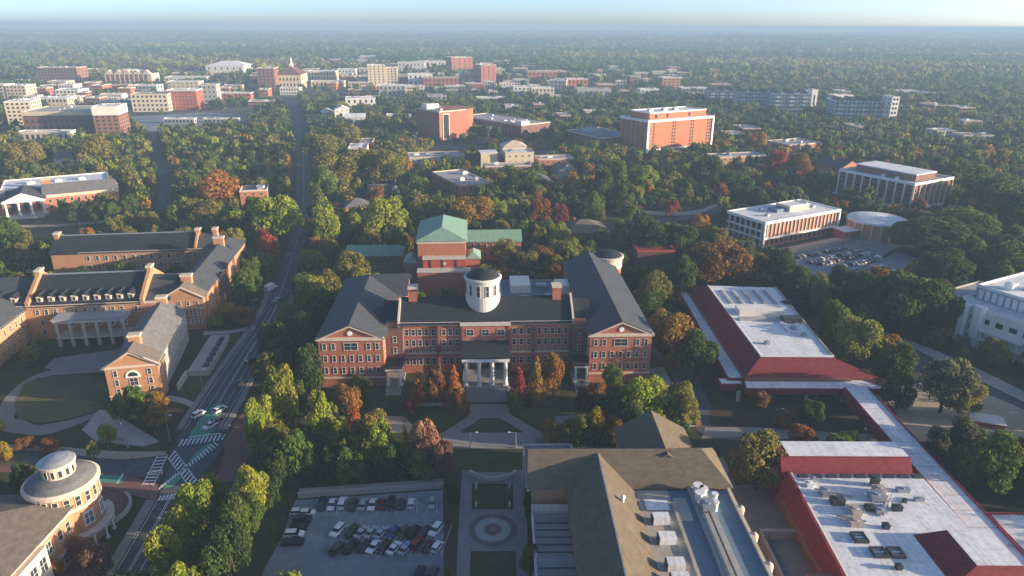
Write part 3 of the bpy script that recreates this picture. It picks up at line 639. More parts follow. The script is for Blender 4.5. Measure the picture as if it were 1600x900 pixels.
MB().box(4.6, -50, 11.2, 5.0, -5.6, 12.2).box(4.6, -50, 3.8, 4.85, -5.6, 4.3).build('cornice', 'stone_cream', w_)
MB().hip(-40, -50, 4.6, -2, 12.2, 18.5, .8, 'y', e0=20, e1=20).build('roof', 'shingle_brown', o)
wins(o, 'R', 4.6, lin(-12, -6.4, 2), [8.6, 2.2], 1.6, 2.6, 'cream'); wins(o, 'R', 4.6, lin(-26, -12.5, 3), [8.6, 2.2], 2.0, 3.0, 'white')
b_ = MB().box(4.5, -27.5, 0, 6.4, -17.5, 11.6).build('bay', 'stone_cream', o); wins(o, 'R', 6.4, lin(-27, -18, 3), [8.4, 3], 2.2, 3.4, 'white'); wins(o, 'R', 4.6, lin(-48, -29, 5), [8.6, 2.2], 2.0, 3, 'white')
cw = thing('curved_wall', 'low curved stone wall edging the brick plaza below the round tower', 'wall', tuple(P(168, 800)), 0)
q0 = P(168, 800); q = P(150, 800)-q0
MB().lathe(q[0], q[1], [(7.6, 0), (7.6, .9), (8.1, .9), (8.1, 0)], 24, 0, -75, 60).build('wall', 'limestone', cw)
MB().lathe(q[0], q[1], [(7.5, .9), (7.5, 1.05), (8.2, 1.05), (8.2, .9)], 24, 0, -75, 60).build('coping', 'paving_light', cw)
# ---------------------------------------------------------------- playhouse with hipped roofs, bottom centre
o = thing('playhouse', 'brown hip-roofed playhouse with flat shade-blue and grey roof strips in the foreground', 'playhouse', (5.5, 84, 0), 1.0, foot=[(-1,-20,52,70),(22,60,46,86)], short='the brown-roofed playhouse')
# local y: 0 = world 84
w_ = MB().box(.5, 55.9, 0, 47.5, 71, 12.4).box(9, -20, 0, 24.6, 55.9, 12.0).build('wall', 'brick_tan', o)
MB().hip(0, 55.6, 47.5, 71.4, 12.4, 17.8, .7, 'x', e0=.4, e1=6).build('roof', 'shingle_tan', o)
MB().gable('y', 9, 24.4, -20, 56, 12.2, 17.4, .5).prism([(9, 12.2), (24.4, 12.2), (16.7, 17.35)], 'y', 56.2, 62.5).build('roof', 'shingle_tan', o)
MB().box(16.55, -20, 17.3, 16.85, 61, 17.55).build('ridge_cap', 'metal_grey', o)
MB().box(-.85, 55, 11.8, -.1, 71.4, 12.35).build('gutter', 'stone_cream', w_)
# gable behind
box_part(o, 'wall', 'brick_tan', 24.8, 66, 0, 42.6, 82, 12); MB().gable('y', 24.8, 42.6, 62, 82, 12.2, 17.5, .7).build('roof', 'shingle_tan', o)
MB().prism([(24.9, 12), (42.5, 12), (33.7, 17.2)], 'y', 81, 81.9).build('wall', 'brick_tan', o)
box_part(o, 'wall', 'concrete', -1, 72.2, 0, 12, 78, 9); flat_roof(o, -1, 72.2, 12, 78, 9.2, 'membrane_blue', 'concrete')
# flat roofs to the right
box_part(o, 'wall', 'brick_tan', 24.7, -20, 0, 47, 55.8, 11.4)
MB().box(24.7, -20, 11.4, 32.5, 55.4, 11.9).build('roof', 'gravel_roof', o); MB().box(32.5, -20, 11.4, 38, 55.4, 11.85).build('roof', 'membrane_blue', o)  # blue of these flat strips is roof shade put into the colour
MB().box(38, -20, 11.4, 41.2, 55.4, 12.8).build('roof', 'concrete', o); MB().box(41.2, -20, 11.4, 47, 55.4, 11.85).build('roof', 'membrane_blue', o)
MB().box(32.2, -20, 11.95, 32.9, 50, 12.5).build('roof_curb', 'gravel_roof', o); MB().box(37.2, -20, 11.85, 37.9, 55.3, 12.6).build('roof_curb', 'metal_grey', o)
MB().box(46.6, -20, 11.85, 47.3, 55.4, 12.5).build('parapet', 'stone_cream', o)
box_part(o, 'roof_patch', 'membrane_white', 26.2, 47.6, 12.0, 31.6, 51.4, 12.06); box_part(o, 'roof_walkway', 'paving_light', 33, 44, 11.9, 36, 52, 11.96)
for y in (43.5, 37.2, 29.5, 25.4, 18): 
    u_ = MB().box(26.6, y-1.1, 12, 30.2, y+1.1, 13.9).build('roof_unit', 'membrane_white', o); MB().box(26.35, y-1.0, 12.1, 26.6, y+1.0, 13.7).build('vent', 'metal_dark', u_)
for x, y, r_ in ((39.2,53.4,1.0),(40.2,52.4,.8),(38.8,50.6,.9),(42.2,50.2,.6),(41.6,47.4,.6)): MB().cyl(x, y, 12, 14.2, r_, 12).cyl(x, y, 14.2, 14.6, r_*1.25, 12).build('vent', 'metal_white', o)
unit(o, 39.6, 47, 13, 2.6, 3.2, 1.6, 'metal_grey')
MB().tube((39.6, 46, 13.2), (39.6, -20, 13.2), .22, .22).build('pipe', 'metal_dark', o)
for k in range(8): MB().cyl(47.8, 48-9*k, 0, 11.6, .75, 14).lathe(47.8, 48-9*k, [(.85, 11.5), (.8, 12.1), (.45, 12.6), (.05, 12.75)], 14).build('bartizan', 'stone_cream', o)
v_ = MB().lathe(20.4, 47, [(.35, 14), (.35, 16.0)], 8).lathe(20.4, 47, [(.6, 16.0), (.5, 16.35), (.1, 16.5)], 8).build('vent_pipe', 'metal_white', o)
# left side lower range with glazed slats
box_part(o, 'wall', 'brick_brown', .6, -20, 0, 8.9, 55.8, 6.5); MB().box(.6, -20, 6.5, 8.9, 55.7, 6.7).build('roof', 'membrane_grey', o)
MB().box(.2, 53, 6.6, 8.9, 53.6, 9.2).box(.2, -20, 6.6, .7, 53, 7.6).build('parapet', 'limestone', o)
for k in range(29): box_part(o, 'slat', 'metal_dark' if k % 6 else 'metal_grey', .9, 51-2.4*k, 7.6, 8.8, 51.35-2.4*k, 7.8)  # grey slats are white ones, darkened in colour for the shade here
for k in range(5): box_part(o, 'beam', 'limestone', .4, 38-12*k, 6.7, 1.0, 38.6-12*k, 8.0)
wins(o, 'L', .6, lin(0, 46, 9), [3], 2, 3, 'cream'); wins(o, 'L', .5, lin(57, 70, 3), [4, 9], 1.6, 2.8, 'cream'); wins(o, 'R', 47.5, lin(58, 69, 3), [4, 9], 1.4, 2.2, 'cream')

# ---------------------------------------------------------------- red mansard hall, link bridge and southern block
o = thing('red_roofed_hall', 'low hall with dark red sloping mansard round a white flat roof', 'hall', (72, 201, 0), 0, foot=[(-4,-4,52,96)], short='the red mansard hall')
box_part(o, 'wall', 'brick_brown', 5, 6, 0, 40, 78, 6)
mn = MB()
mn.add([(5,7,5.6),(39.5,7,5.6),(39.5,78,5.6),(5,96,5.6),(10.8,10.4,12.2),(34.6,10.4,12.2),(38.4,76,12.2),(10.6,78,12.2)], [(0,1,5,4),(1,2,6,5),(2,3,7,6),(3,0,4,7),(3,2,1,0),(4,5,6,7)]).build('mansard', 'red_tile', o)
for q in ([(39.5,7,5.6),(51.5,7,5.6),(46,12,5.6),(34.6,10.4,12.0)],):
    MB().add(q+[(39.5,9,5.0)], [(0,1,3),(1,2,3),(2,0,3),(0,1,2)]).build('mansard', 'red_tile', o)
MB().add([(11,10.6,12.3),(34.4,10.6,12.3),(38.2,75.8,12.3),(10.8,77.8,12.3),(11,10.6,12.1),(34.4,10.6,12.1),(38.2,75.8,12.1),(10.8,77.8,12.1)], [(0,1,2,3),(7,6,5,4),(0,4,5,1),(1,5,6,2),(2,6,7,3),(3,7,4,0)]).build('roof', 'membrane_white', o)
MB().box(10.5, 10.0, 12.15, 34.9, 10.5, 12.75).build('roof_edge', 'white_paint', o)
MB().tube((10.7, 10.4, 12.45), (10.6, 78, 12.45), .3, .3, 4).build('roof_edge', 'white_paint', o); MB().tube((34.6, 10.4, 12.45), (38.4, 76, 12.45), .35, .35, 4).build('roof_edge', 'paving_tan', o)
MB().box(14, 45, 12.3, 31, 51, 14.3).build('roof_house', 'stucco_white', o); MB().box(12.5, 40, 12.3, 34, 42, 13.3).build('roof_house', 'concrete', o)
MB().box(28, 38, 12.3, 35, 41.6, 14.2).build('roof_unit', 'metal_dark', o)
for k in range(5): box_part(o, 'duct', 'membrane_grey', 14+4.4*k, 57, 12.3, 15+4.4*k, 72, 12.75)
MB().box(27, 30, 12.3, 28, 40, 12.8).box(28, 30, 12.3, 33, 30.6, 12.8).build('duct', 'membrane_white', o)
for x, y in ((30, 33), (31.5, 27), (16, 20)): unit(o, x, y, 12.3, 1.6, 1.6, .9)
# lower ring roof with red fascia
def fasc(poly, z, name='eave_roof', ft=1.9, mt='membrane_white'):
    MB().prism(poly, 'z', z-.25, z).build(name, mt, o)
    cx = sum(p[0] for p in poly)/len(poly); cy = sum(p[1] for p in poly)/len(poly)
    mb = MB(); n = len(poly); out = []
    for p in poly:
        d = Vector((p[0]-cx, p[1]-cy)); out.append((p[0]+(.5 if d.x > 0 else -.5), p[1]+(.5 if d.y > 0 else -.5)))
    for i in range(n):
        a_, b_ = poly[i], poly[(i+1) % n]; A, B = out[i], out[(i+1) % n]
        mb.add([(*a_, z+.25), (*b_, z+.25), (*B, z+.1), (*A, z+.1), (*A, z-ft), (*B, z-ft), (*b_, z-ft), (*a_, z-ft)], [(0,1,2,3),(3,2,5,4),(4,5,6,7),(7,6,1,0)])
    mb.build('fascia', 'red_tile', o)
fasc([(4,1),(50,1),(45,7.2),(5,7.2)], 5.2)
fasc([(.2,8),(4.8,8),(5,96),(2,96)], 5.2)
fasc([(-3,5),(4,5),(4,9),(-3,9)], 4.6)
box_part(o, 'wall', 'brick_dark', 6, 3.5, 0, 44, 6.4, 3.4); wins(o, 'F', 3.5, lin(8, 43, 12), [1.9], 2.2, 1.8, 'dark')
for x in (2, 12, 24, 36, 46): MB().box(x-.5, 1.6, 0, x+.5, 2.6, 3.5).build('pier', 'limestone', o)

o = thing('link_bridge', 'long white-roofed covered walkway with red sides running down from the red mansard hall', 'walkway', (104.5, 90, 0), -1.2, foot=[(-1,-30,9,112)], short='the red covered walkway')
MB().box(.4, -30, 5.8, 7.6, 111, 6.15).build('roof', 'membrane_white', o)
for k in range(23): box_part(o, 'roof_seam', 'membrane_grey', .5, -28+6*k, 6.15, 7.5, -27.85+6*k, 6.19)
MB().prism([(-.6, 3.0), (.4, 3.0), (.4, 6.5), (0, 6.5)], 'y', -30, 111.2).build('fascia', 'red_tile', o)
MB().prism([(8.6, 3.0), (7.6, 3.0), (7.6, 6.5), (8, 6.5)], 'y', -30, 111.2).build('fascia', 'red_tile', o)
box_part(o, 'deck', 'concrete', .4, -30, 2.6, 7.6, 111, 3.0)
for k in range(12): box_part(o, 'pier', 'brick_brown', 2.5, -26+12*k, 0, 5.5, -24.8+12*k, 2.6)

o = thing('red_walled_block', 'big white flat roof inside dark red parapet slopes, crowded with vents and skylights', 'hall', (66, 98, 0), 0, foot=[(-2,-30,40,64)], short='the red-edged white roof')
w_ = MB().add([(2,-30,0),(37.5,-30,0),(37.5,54,0),(2,54,0),(.2,-30,8.9),(37.5,-30,8.9),(37.5,53,8.9),(4.2,53,8.9)], [(3,2,1,0),(4,5,6,7),(0,1,5,4),(1,2,6,5),(2,3,7,6),(3,0,4,7)]).build('wall', 'brick_brown', o)
MB().add([(-.8,-30,5.5),(1.6,54,5.5),(3.9,53,9.6),(-.2,-30,9.6),(.6,-30,9.6),(4.5,53,9.6)], [(0,1,2,3),(3,2,5,4)]).build('parapet', 'red_tile', o)
MB().add([(.4,-30,8.95),(37.4,-30,8.95),(37.4,52.6,8.95),(4.4,52.6,8.95)], [(0,1,2,3)]).build('roof', 'membrane_white', o)
MB().add([(.2,-30,9.3),(1.2,-30,9.3),(5.2,52.6,9.3),(4.2,52.6,9.3)], [(0,1,2,3)]).build('roof_edge', 'white_paint', o)
MB().prism([(52.4, 8.9), (52.4, 9.1), (54.6, 12.4), (55.2, 12.4), (62, 12.4), (63.2, 6), (63.2, 0), (54, 0)], 'x', 2.4, 35.5).build('mansard', 'red_tile', o)
MB().add([(2.4,53.4,9),(2.4,63,9),(-1.2,63.4,6),(-1.2,53.4,6),(4.6,55,12.4),(4.6,62,12.4)], [(0,4,5,1),(4,3,2,5),(0,3,4),(1,5,2),(0,1,2,3)]).build('mansard', 'red_tile', o)
MB().box(4.8, 55.3, 12.4, 35.3, 61.9, 12.55).build('roof', 'membrane_white', o)
for k in range(9): box_part(o, 'skylight_curb', 'metal_dark', 6+3.6*k, 50.8, 8.95, 8.4+3.6*k, 52, 9.5)
# penthouse
MB().frus(23.5, 14.5, 39.5, 30, 8.9, 29.6, 17.6, 39.3, 28.6, 11.4).build('mansard', 'red_tile', o); MB().box(29.8, 17.8, 11.4, 39.1, 28.4, 11.55).build('roof', 'membrane_white', o)
# second lower roof at bottom left
MB().box(-4, -30, 0, 18, 19.6, 7.6).build('wall', 'brick_brown', o)
for x0, y0, x1, y1 in ((9.5,27,12.5,30.2),(11.5,22.4,14.6,25.4),(15.2,22.4,18.2,25.4)):
    s_ = MB().box(x0, y0, 8.9, x0+.4, y1, 9.7).box(x1-.4, y0, 8.9, x1, y1, 9.7).box(x0+.4, y0, 8.9, x1-.4, y0+.4, 9.7).box(x0+.4, y1-.4, 8.9, x1-.4, y1, 9.7).build('skylight_frame', 'metal_dark', o)
    MB().box(x0+.4, y0+.4, 9.2, x1-.4, y1-.4, 9.35).build('skylight_pane', 'membrane_white', s_)
    for k in range(2): box_part(s_, 'glazing_bar', 'metal_dark', x0+.4, y0+1.0+k, 9.3, x1-.4, y0+1.15+k, 9.5)
rr = random.Random(3)
for x, y, sx, sy, sz, mt in ((10,44,2.6,2.2,1.8,'metal_grey'),(11.4,41,3,2,1.4,'metal_dark'),(14,37.5,2.2,3,1.3,'gravel_roof'),(12.2,33.5,2.8,2.6,1.3,'gravel_roof'),(18,38.6,2,1.6,1.2,'metal_dark'),(20,37.4,2.4,1.4,1,'metal_grey'),(21.5,42.6,3.4,2.6,1.6,'metal_grey'),(23.2,45,2.6,2.2,1.6,'gravel_roof'),(24.4,38.6,2,1.5,1.2,'metal_dark'),(23.6,48,1.6,1.6,2.2,'metal_dark'),(29.4,45.6,3,1.4,.9,'metal_grey'),(31.4,42,2.2,1,.8,'metal_grey'),(18.6,32.2,1.3,1.3,1.1,'metal_dark'),(15,19.5,1.2,1.2,1,'metal_dark'),(27.6,41.4,.8,.8,.9,'metal_dark'),(7.4,47.6,1.6,1.6,1.1,'metal_white'),(9.2,49.6,1.2,1.2,1,'metal_grey'),(20.2,44.2,1.4,1.4,.9,'metal_white')):
    unit(o, x, y, 8.95, sx, sy, sz, mt, rr.choice(['roof_unit', 'vent']))
for a_, b_ in (((8,46),(16,43)),((14,40),(22,40.4)),((20,36),(26,44)),((9,36),(15,34))): MB().tube((*a_, 9.3), (*b_, 9.3), .22, .22).build('pipe', 'metal_grey', o)

o = thing('annex', 'low annex with a sunlit white flat roof right of the red covered walkway', 'annex', (113.6, 98, 0), -1, foot=[(0,-5,30,46)], short='the white-roofed annex')
box_part(o, 'wall', 'brick_brown', 0, -10, 0, 30, 42, 5.2); flat_roof(o, 0, -10, 30, 42, 5.4, 'membrane_white', 'red_tile', .4); unit(o, 12, 18, 5.4, 2, 2, 1); unit(o, 20, 30, 5.4, 2.4, 1.6, 1)
wl = thing('courtyard_wall', 'grey retaining wall round the sunken yard left of the red-edged white roof', 'wall', tuple(P(1245, 842)), 0)
MB().box(-9, -.4, 0, 9, .4, 2.4).box(-9.1, -.5, 2.4, 9.1, .5, 2.6).build('wall', 'concrete', wl); MB().box(-9.2, -16, 0, -8.5, -.4, 2.2).build('wall', 'concrete', wl)

# ---------------------------------------------------------------- white framed office (right) and its neighbours
o = thing('framed_office', 'three-storey brick office in a white concrete frame with a flat white roof', 'office', (138, 372, 0), 29, foot=[(-1,-1,63,31)], short='the white-framed office')
MB().box(1, 1, 0, 61, 28, 14.6).build('wall', 'brick_orange', o)
MB().box(0, 0, 13.4, 62, .95, 15).box(0, 28.05, 13.4, 62, 29, 15).box(0, .95, 13.4, .95, 28.05, 15).box(61.05, .95, 13.4, 62, 28.05, 15).build('parapet', 'white_paint', o)
box_part(o, 'roof', 'membrane_white', .95, .95, 14.2, 61.05, 28.05, 14.65)
MB().box(0, -.1, 4.6, 62, .98, 5.5).box(0, -.1, 0, .9, .98, 13.4).box(61.1, -.1, 0, 62, .98, 13.4).build('frame', 'white_paint', o)
for k in range(19): box_part(o, 'fin', 'white_paint', 3.1*(k+1)-.14, .6, 5.5, 3.1*(k+1)+.14, 1.0, 13.4)
for k in range(20): wins(o, 'F', 1, [3.1*k+2.3 if k < 19 else 60], [9.4], .5, 7.0, 'dark', near=False)
for k in range(7): box_part(o, 'fin', 'white_paint', .2, 4*k+2.4, 0, 1.0, 4*k+2.8, 13.4)
MB().box(.1, .99, 8.6, .99, 28, 9.4).box(.1, .99, 4.4, .99, 28, 5.2).build('frame', 'white_paint', o)
wins(o, 'L', 1, [4*k+4.6 for k in range(6)], [11.3, 6.8, 2.4], 2.6, 2.8, 'dark', near=False)
wins(o, 'F', 1, lin(2, 60, 15), [2.6], 2.2, 3.0, 'dark', near=False)
MB().box(30, 10, 14.6, 46, 20, 17.6).build('roof_house', 'stucco_cream', o); flat_roof(o, 30, 10, 46, 20, 17.8, 'membrane_white', 'stucco_white', .4); MB().box(22, 12, 14.6, 30, 19, 16.6).build('roof_house', 'membrane_blue', o)
for x, y in ((12, 10), (52, 12), (55, 20), (18, 20)): unit(o, x, y, 14.65, 2.2, 2.2, 1.2)
tw_ = thing('retaining_wall', 'low pale retaining wall along the packed car park below the white-framed office', 'wall', (141, 357, 0), 29)
MB().box(0, 0, 0, 58, .6, 2.0).box(-.2, -.1, 2.0, 58.2, .7, 2.25).build('wall', 'paving_tan', tw_); MB().box(3, .6, 0, 58, 9, .5).build('terrace_floor', 'paving_tan', tw_)

o = thing('finned_block', 'five-storey dark brick block with tall white concrete fins', 'office', (261, 452, 0), 30, foot=[(-1,-1,45,58)], short='the white-finned block')
MB().box(.6, .6, 2.8, 43.4, 55.4, 18.6).build('wall', 'brick_brown', o)
MB().box(-.1, -.1, 18.2, 44.1, .5, 20).box(-.1, 55.5, 18.2, 44.1, 56.1, 20).box(-.1, .5, 18.2, .5, 55.5, 20).box(43.5, .5, 18.2, 44.1, 55.5, 20).build('parapet', 'white_paint', o); box_part(o, 'roof', 'membrane_grey', .5, .5, 18.6, 43.5, 55.5, 19)
for k in range(10): box_part(o, 'fin', 'white_paint', -.3, 55.2*k/9+.1, 2.6, .6, 55.2*k/9+.75, 18.2)
for k in range(8): box_part(o, 'fin', 'stone_cream', 43.2*k/7+.1, -.3, 2.6, 43.2*k/7+.65, .6, 18.2)
wins(o, 'L', .6, [55.2*(k+.5)/9+.4 for k in range(9)], [4.8, 8, 11.2, 14.4, 17.2], 2.0, 1.9, 'dark', near=False)
wins(o, 'F', .6, [43.2*(k+.5)/7 for k in range(7)], [4.8, 8, 11.2, 14.4], 1.3, 1.8, 'dark', near=False)
MB().box(-1.6, -1.6, 1.9, 45.6, 57.6, 2.8).build('podium', 'white_paint', o); box_part(o, 'wall', 'brick_dark', 1.5, 1.5, 0, 42.5, 54.5, 1.9); 
MB().box(10, 6, 19, 32, 50, 23).build('roof_house', 'brick_brown', o); MB().box(9.6, 5.6, 23, 32.4, 50.4, 23.8).build('roof_house_cap', 'membrane_white', o)
for y in (16, 26): unit(o, 5.5, y, 19, 2, 2, 1.6, 'metal_white')

q = P(1380, 374); o = thing('round_hall', 'round brick auditorium under a shallow white conical roof', 'auditorium', (214, 402, 0), 20, foot=[(-18,-18,18,18)], short='the round white-roofed hall')
MB().lathe(0, 0, [(15.6, 0), (15.6, 9)], 40).build('wall', 'brick_tan', o); MB().lathe(0, 0, [(16.1, 8.6), (16.1, 9.6), (11, 10.6), (5, 11.3), (.1, 11.6)], 40).build('roof', 'membrane_white', o)
for k in range(20): 
    t = 2*math.pi*k/20; MB().box(-.3, -.3, 0, .3, .5, 8.6).build('fin', 'stone_cream', o, loc=(15.9*math.cos(t), 15.9*math.sin(t), 0)).rotation_euler = (0, 0, t)
MB().box(-26, -4, 0, -15, 6, 4.5).build('wall', 'brick_red', o); MB().box(-26.3, -4.3, 4.5, -14.9, 6.3, 4.9).build('roof', 'membrane_white', o)

# ---------------------------------------------------------------- white laboratory at the right edge
o = thing('white_laboratory', 'white panelled laboratory with stair tower and roof plant at the right edge', 'laboratory', (195, 217, 0), 28, foot=[(-4,-2,60,62)], short='the white laboratory')
MB().box(0, 0, 0, 50, 46, 14).build('wall', 'stucco_white', o); flat_roof(o, 0, 0, 50, 46, 14.4, 'membrane_white', 'white_paint')
for y in (4, 11, 18, 30, 37): box_part(o, 'fin', 'white_paint', -.7, y, 0, 0, y+.7, 13.6)
wins(o, 'L', 0, lin(1, 45, 9), [3, 6.6, 10.4], 2.6, 1.9, 'dark', near=False); wins(o, 'F', 0, lin(1, 40, 10), [3, 6.6, 10.4], 2.4, 1.9, 'dark', near=False)
for y0, y1, h_ in ((33, 37, 16.2), (38.5, 42, 15.2)): MB().prism([(-3.2, y0+.8), (-2.4, y0), (-.02, y0), (-.02, y1), (-2.4, y1), (-3.2, y1-.8)], 'z', 0, h_).build('stair_tower', 'white_paint', o)
MB().box(-2.2, 6, 0, -.8, 16, 11).build('wall', 'stucco_white', o); MB().box(-2.4, 5.8, 11, -.8, 16.2, 11.4).build('roof', 'membrane_white', o)
box_part(o, 'balcony', 'white_paint', -3, 18, 6.9, 0, 33, 7.6); box_part(o, 'balcony', 'white_paint', -3, 18, 3.5, 0, 33, 4.1)
for y in (19, 26, 32): box_part(o, 'column', 'white_paint', -2.8, y, 0, -2.3, y+.5, 6.9)
MB().box(3, 46, 0, 46, 62, 9).build('wall', 'concrete_blue', o); flat_roof(o, 3, 46, 46, 62, 9.2, 'membrane_grey', 'concrete')
MB().box(10, 12, 14.4, 50, 44, 19.4).build('roof_house', 'concrete_blue', o); flat_roof(o, 10, 12, 50, 44, 19.6, 'membrane_white', 'metal_white')
for y in lin(13, 43, 12): box_part(o, 'louvre', 'metal_white', 9.7, y-.8, 14.8, 10, y+.8, 18.6)
for x, y in ((18, 20), (26, 30), (18, 36), (34, 22)): unit(o, x, y, 19.6, 4, 3, 2.4, 'metal_white')
for y in (48, 53, 58): unit(o, 8, y, 9.2, 3, 2.4, 1.8, 'metal_grey')

# ---------------------------------------------------------------- tall orange block
o = thing('tower_block', 'eight-storey orange brick tower block framed in white concrete with a penthouse', 'tower block', (126, 668, 0), 30, foot=[(-1,-1,88,46)], short='the orange tower block')
W_, D_, H_ = 84, 43, 32
MB().box(.8, .8, 0, W_-.8, D_-.8, H_-1.2).build('wall', 'brick_orange', o)
MB().box(0, 0, H_-2.2, W_, .78, H_).box(0, D_-.78, H_-2.2, W_, D_, H_).box(0, .78, H_-2.2, .78, D_-.78, H_).box(W_-.78, .78, H_-2.2, W_, D_-.78, H_).box(-.2, -.2, 0, 2.0, .9, H_-2.2).box(W_-2, -.2, 0, W_+.2, .9, H_-2.2).box(2, -.3, 3.6, W_-2, .79, 4.8).build('frame', 'white_paint', o)
box_part(o, 'roof', 'membrane_white', .78, .78, H_-1.2, W_-.78, D_-.78, H_-.7)
for u in (8, 33, 56, 78): wins(o, 'F', .8, [u-1.4, u+1.4] if u != 8 else [u], [6.6+3.1*k for k in range(8)], 1.5, 1.9, 'dark', near=False)
wins(o, 'L', .8, lin(4, 40, 5), [6.6+3.1*k for k in range(8)], 1.5, 1.8, 'dark', near=False); wins(o, 'F', .8, lin(4, 80, 14), [1.9], 3, 2.6, 'dark', near=False)
MB().box(8, 8, H_-.7, 80, 36, H_+5).build('roof_house', 'brick_orange', o); flat_roof(o, 8, 8, 80, 36, H_+5.2, 'membrane_white', 'white_paint', .8)
wins(o, 'F', 8, [16, 30, 58], [H_+2], 2.4, 3.4, 'dark', near=False)
for x in (20, 38, 52): unit(o, x, 22, H_+5.2, 5, 4, 2.2, 'metal_grey')

# ---------------------------------------------------------------- hall with columned front, upper left
o = thing('columned_hall', 'long brick hall with a white four-column pediment front and dark roof', 'hall', (-264-100*math.cos(R(30)), 464-100*math.sin(R(30)), 0), 30, foot=[(-60,-1,101,60),(36,-12,60,2)], short='the columned brick hall')
MB().box(58, 0, 0, 100, 18, 11).box(-60, 0, 0, 37, 18, 10).build('wall', 'brick_orange', o)
MB().box(58, -.4, 9.2, 100.3, -.01, 11.2).box(100, -.01, 9.2, 100.35, 18, 11.2).box(-60, -.4, 8.6, 37, -.01, 10.2).build('cornice', 'stone_cream', o)
MB().hip(58, 0, 100, 18, 11.2, 16.5, .8, 'x', e0=.1, e1=2).build('roof', 'shingle_grey', o); MB().gable('x', 0, 18, -60, 37, 10.3, 15, .8).build('roof', 'shingle_grey', o)
MB().box(37, -1, 0, 58, 18, 11).build('wall', 'brick_brown', o)
MB().box(36, -9, 9.6, 59, -1, 11).prism([(36, 11), (59, 11), (47.5, 15.4)], 'y', -9, -1).build('pediment', 'white_paint', o); MB().gable('y', 36, 59, -9.2, 16, 11.1, 16, .5).build('roof', 'slate', o)
for x in (37.5, 44.2, 50.8, 57.5): column(o, x, -8, 1.4, 9.6, .75)
box_part(o, 'portico_floor', 'paving_light', 36, -9.4, 0, 59, -1, 1.4); steps(o, 38, 57, -9.4, 1.4, 6, .7, .2, 'paving_light')
wins(o, 'F', -1, [40.6, 47.5, 54.2], [5.4], 2, 5, 'dark', near=False)
wins(o, 'F', 0, lin(59, 99, 10), [7, 3], 1.7, 2.4, 'white', near=False); wins(o, 'R', 100, lin(1, 17, 4), [7, 3], 1.7, 2.4, 'white', near=False)
MB().box(-55, 18, 0, 96, 52, 12).build('wall', 'brick_brown', o); flat_roof(o, -55, 18, 30, 52, 12.2, 'membrane_white', 'stucco_white'); flat_roof(o, 34, 18, 96, 52, 13, 'membrane_white', 'stucco_white')
chimney(o, 60, 17, 12, 18.5, 2.2, 1.6, 'brick_orange')
for x in (50, 66, 80, 10, -10): unit(o, x, 34, 13, 4, 3, 1.6, 'metal_white')

# ---------------------------------------------------------------- smaller brick buildings between the trees
def flatblock(name, label, cat, loc, rz, W, D, H, wall, roof, floors, nf, ns, style='white', par='stone_cream', short=None, units=3, group=None, ww=1.6, wh=1.8, base=0.0, grid=None):
    o = thing(name, label, cat, loc, rz, foot=[(-1, -1, W+1, D+1)], short=short, group=group)
    MB().box(0, 0, 0, W, D, H).build('wall', wall, o); flat_roof(o, 0, 0, W, D, H+.1, roof, par)
    zs = [H*(k+.52)/floors for k in range(floors)]
    near = False
    if nf: wins(o, 'F', 0, lin(1, W-1, nf), zs, ww, wh, style, near)
    if ns: wins(o, 'L', 0, lin(1, D-1, ns), zs, ww, wh, style, near); wins(o, 'R', W, lin(1, D-1, ns), zs, ww, wh, style, near)
    r_ = random.Random(label)
    for k in range(units):
        unit(o, r_.uniform(.15, .85)*W, r_.uniform(.2, .8)*D, H+.1, r_.uniform(1.5, min(5, W*.3)), r_.uniform(1.5, min(4, D*.3)), r_.uniform(1, 2), r_.choice(['metal_grey', 'metal_white', 'concrete']))
    return o
def house(name, label, cat, loc, rz, W, D, H, RH, wall, roof, nf, ns, hip=True, short=None, group=None, axis=None):
    o = thing(name, label, cat, loc, rz, foot=[(-1, -1, W+1, D+1)], short=short, group=group); axis = axis or ('x' if W >= D else 'y')
    w_ = MB().box(0, 0, 0, W, D, H)
    if not hip: w_.prism([(.05, H), (D-.05, H), (D/2, H+RH-.4)] if axis == 'x' else [(.05, H), (W-.05, H), (W/2, H+RH-.4)], axis, .05, (W if axis == 'x' else D)-.05)
    w_.build('wall', wall, o)
    (MB().hip(0, 0, W, D, H, H+RH, .6, axis) if hip else MB().gable(axis, 0, D if axis == 'x' else W, 0, W if axis == 'x' else D, H+.1, H+RH, .6)).build('roof', roof, o)
    zs = [2] if H < 5 else [2, H-1.6]
    wins(o, 'F', 0, lin(.5, W-.5, nf), zs, 1.2, 1.7, 'white', False); wins(o, 'L', 0, lin(.5, D-.5, ns), zs, 1.2, 1.7, 'white', False); wins(o, 'R', W, lin(.5, D-.5, ns), zs, 1.2, 1.7, 'white', False)
    MB().box(W*.3-.5, D*.55-.5, H, W*.3+.5, D*.55+.5, H+RH+1).build('chimney', 'brick_red', o)
    return o
flatblock('brick_block', 'small orange brick building with a pale blue flat roof beside the avenue trees', 'building', (-178, 452, 0), 14, 17, 16, 12, 'brick_orange', 'membrane_blue', 3, 3, 3, short='the small orange block')
flatblock('brick_block', 'square brick building with a light grey flat roof behind the yellow-orange tree', 'building', (-37, 480, 0), 27, 24, 52, 10.5, 'brick_orange', 'membrane_grey', 2, 4, 7, 'dark', short='the grey-roofed brick block')
o = flatblock('slab_tower', 'windowless dark red brick tower with one tall dark slit and a rounded corner', 'tower', (-77, 752, 0), 42, 36, 42, 29, 'brick_red', 'membrane_grey', 8, 0, 0, short='the windowless brick tower', units=2)
MB().box(4, -.6, 0, 5, .0, 27).box(12, -.6, 0, 13, 0, 27).box(5, -.6, 26, 12, 0, 27).build('frame', 'stone_cream', o); box_part(o, 'slit_window', 'glass', 5, -.2, 1, 12, .05, 26)
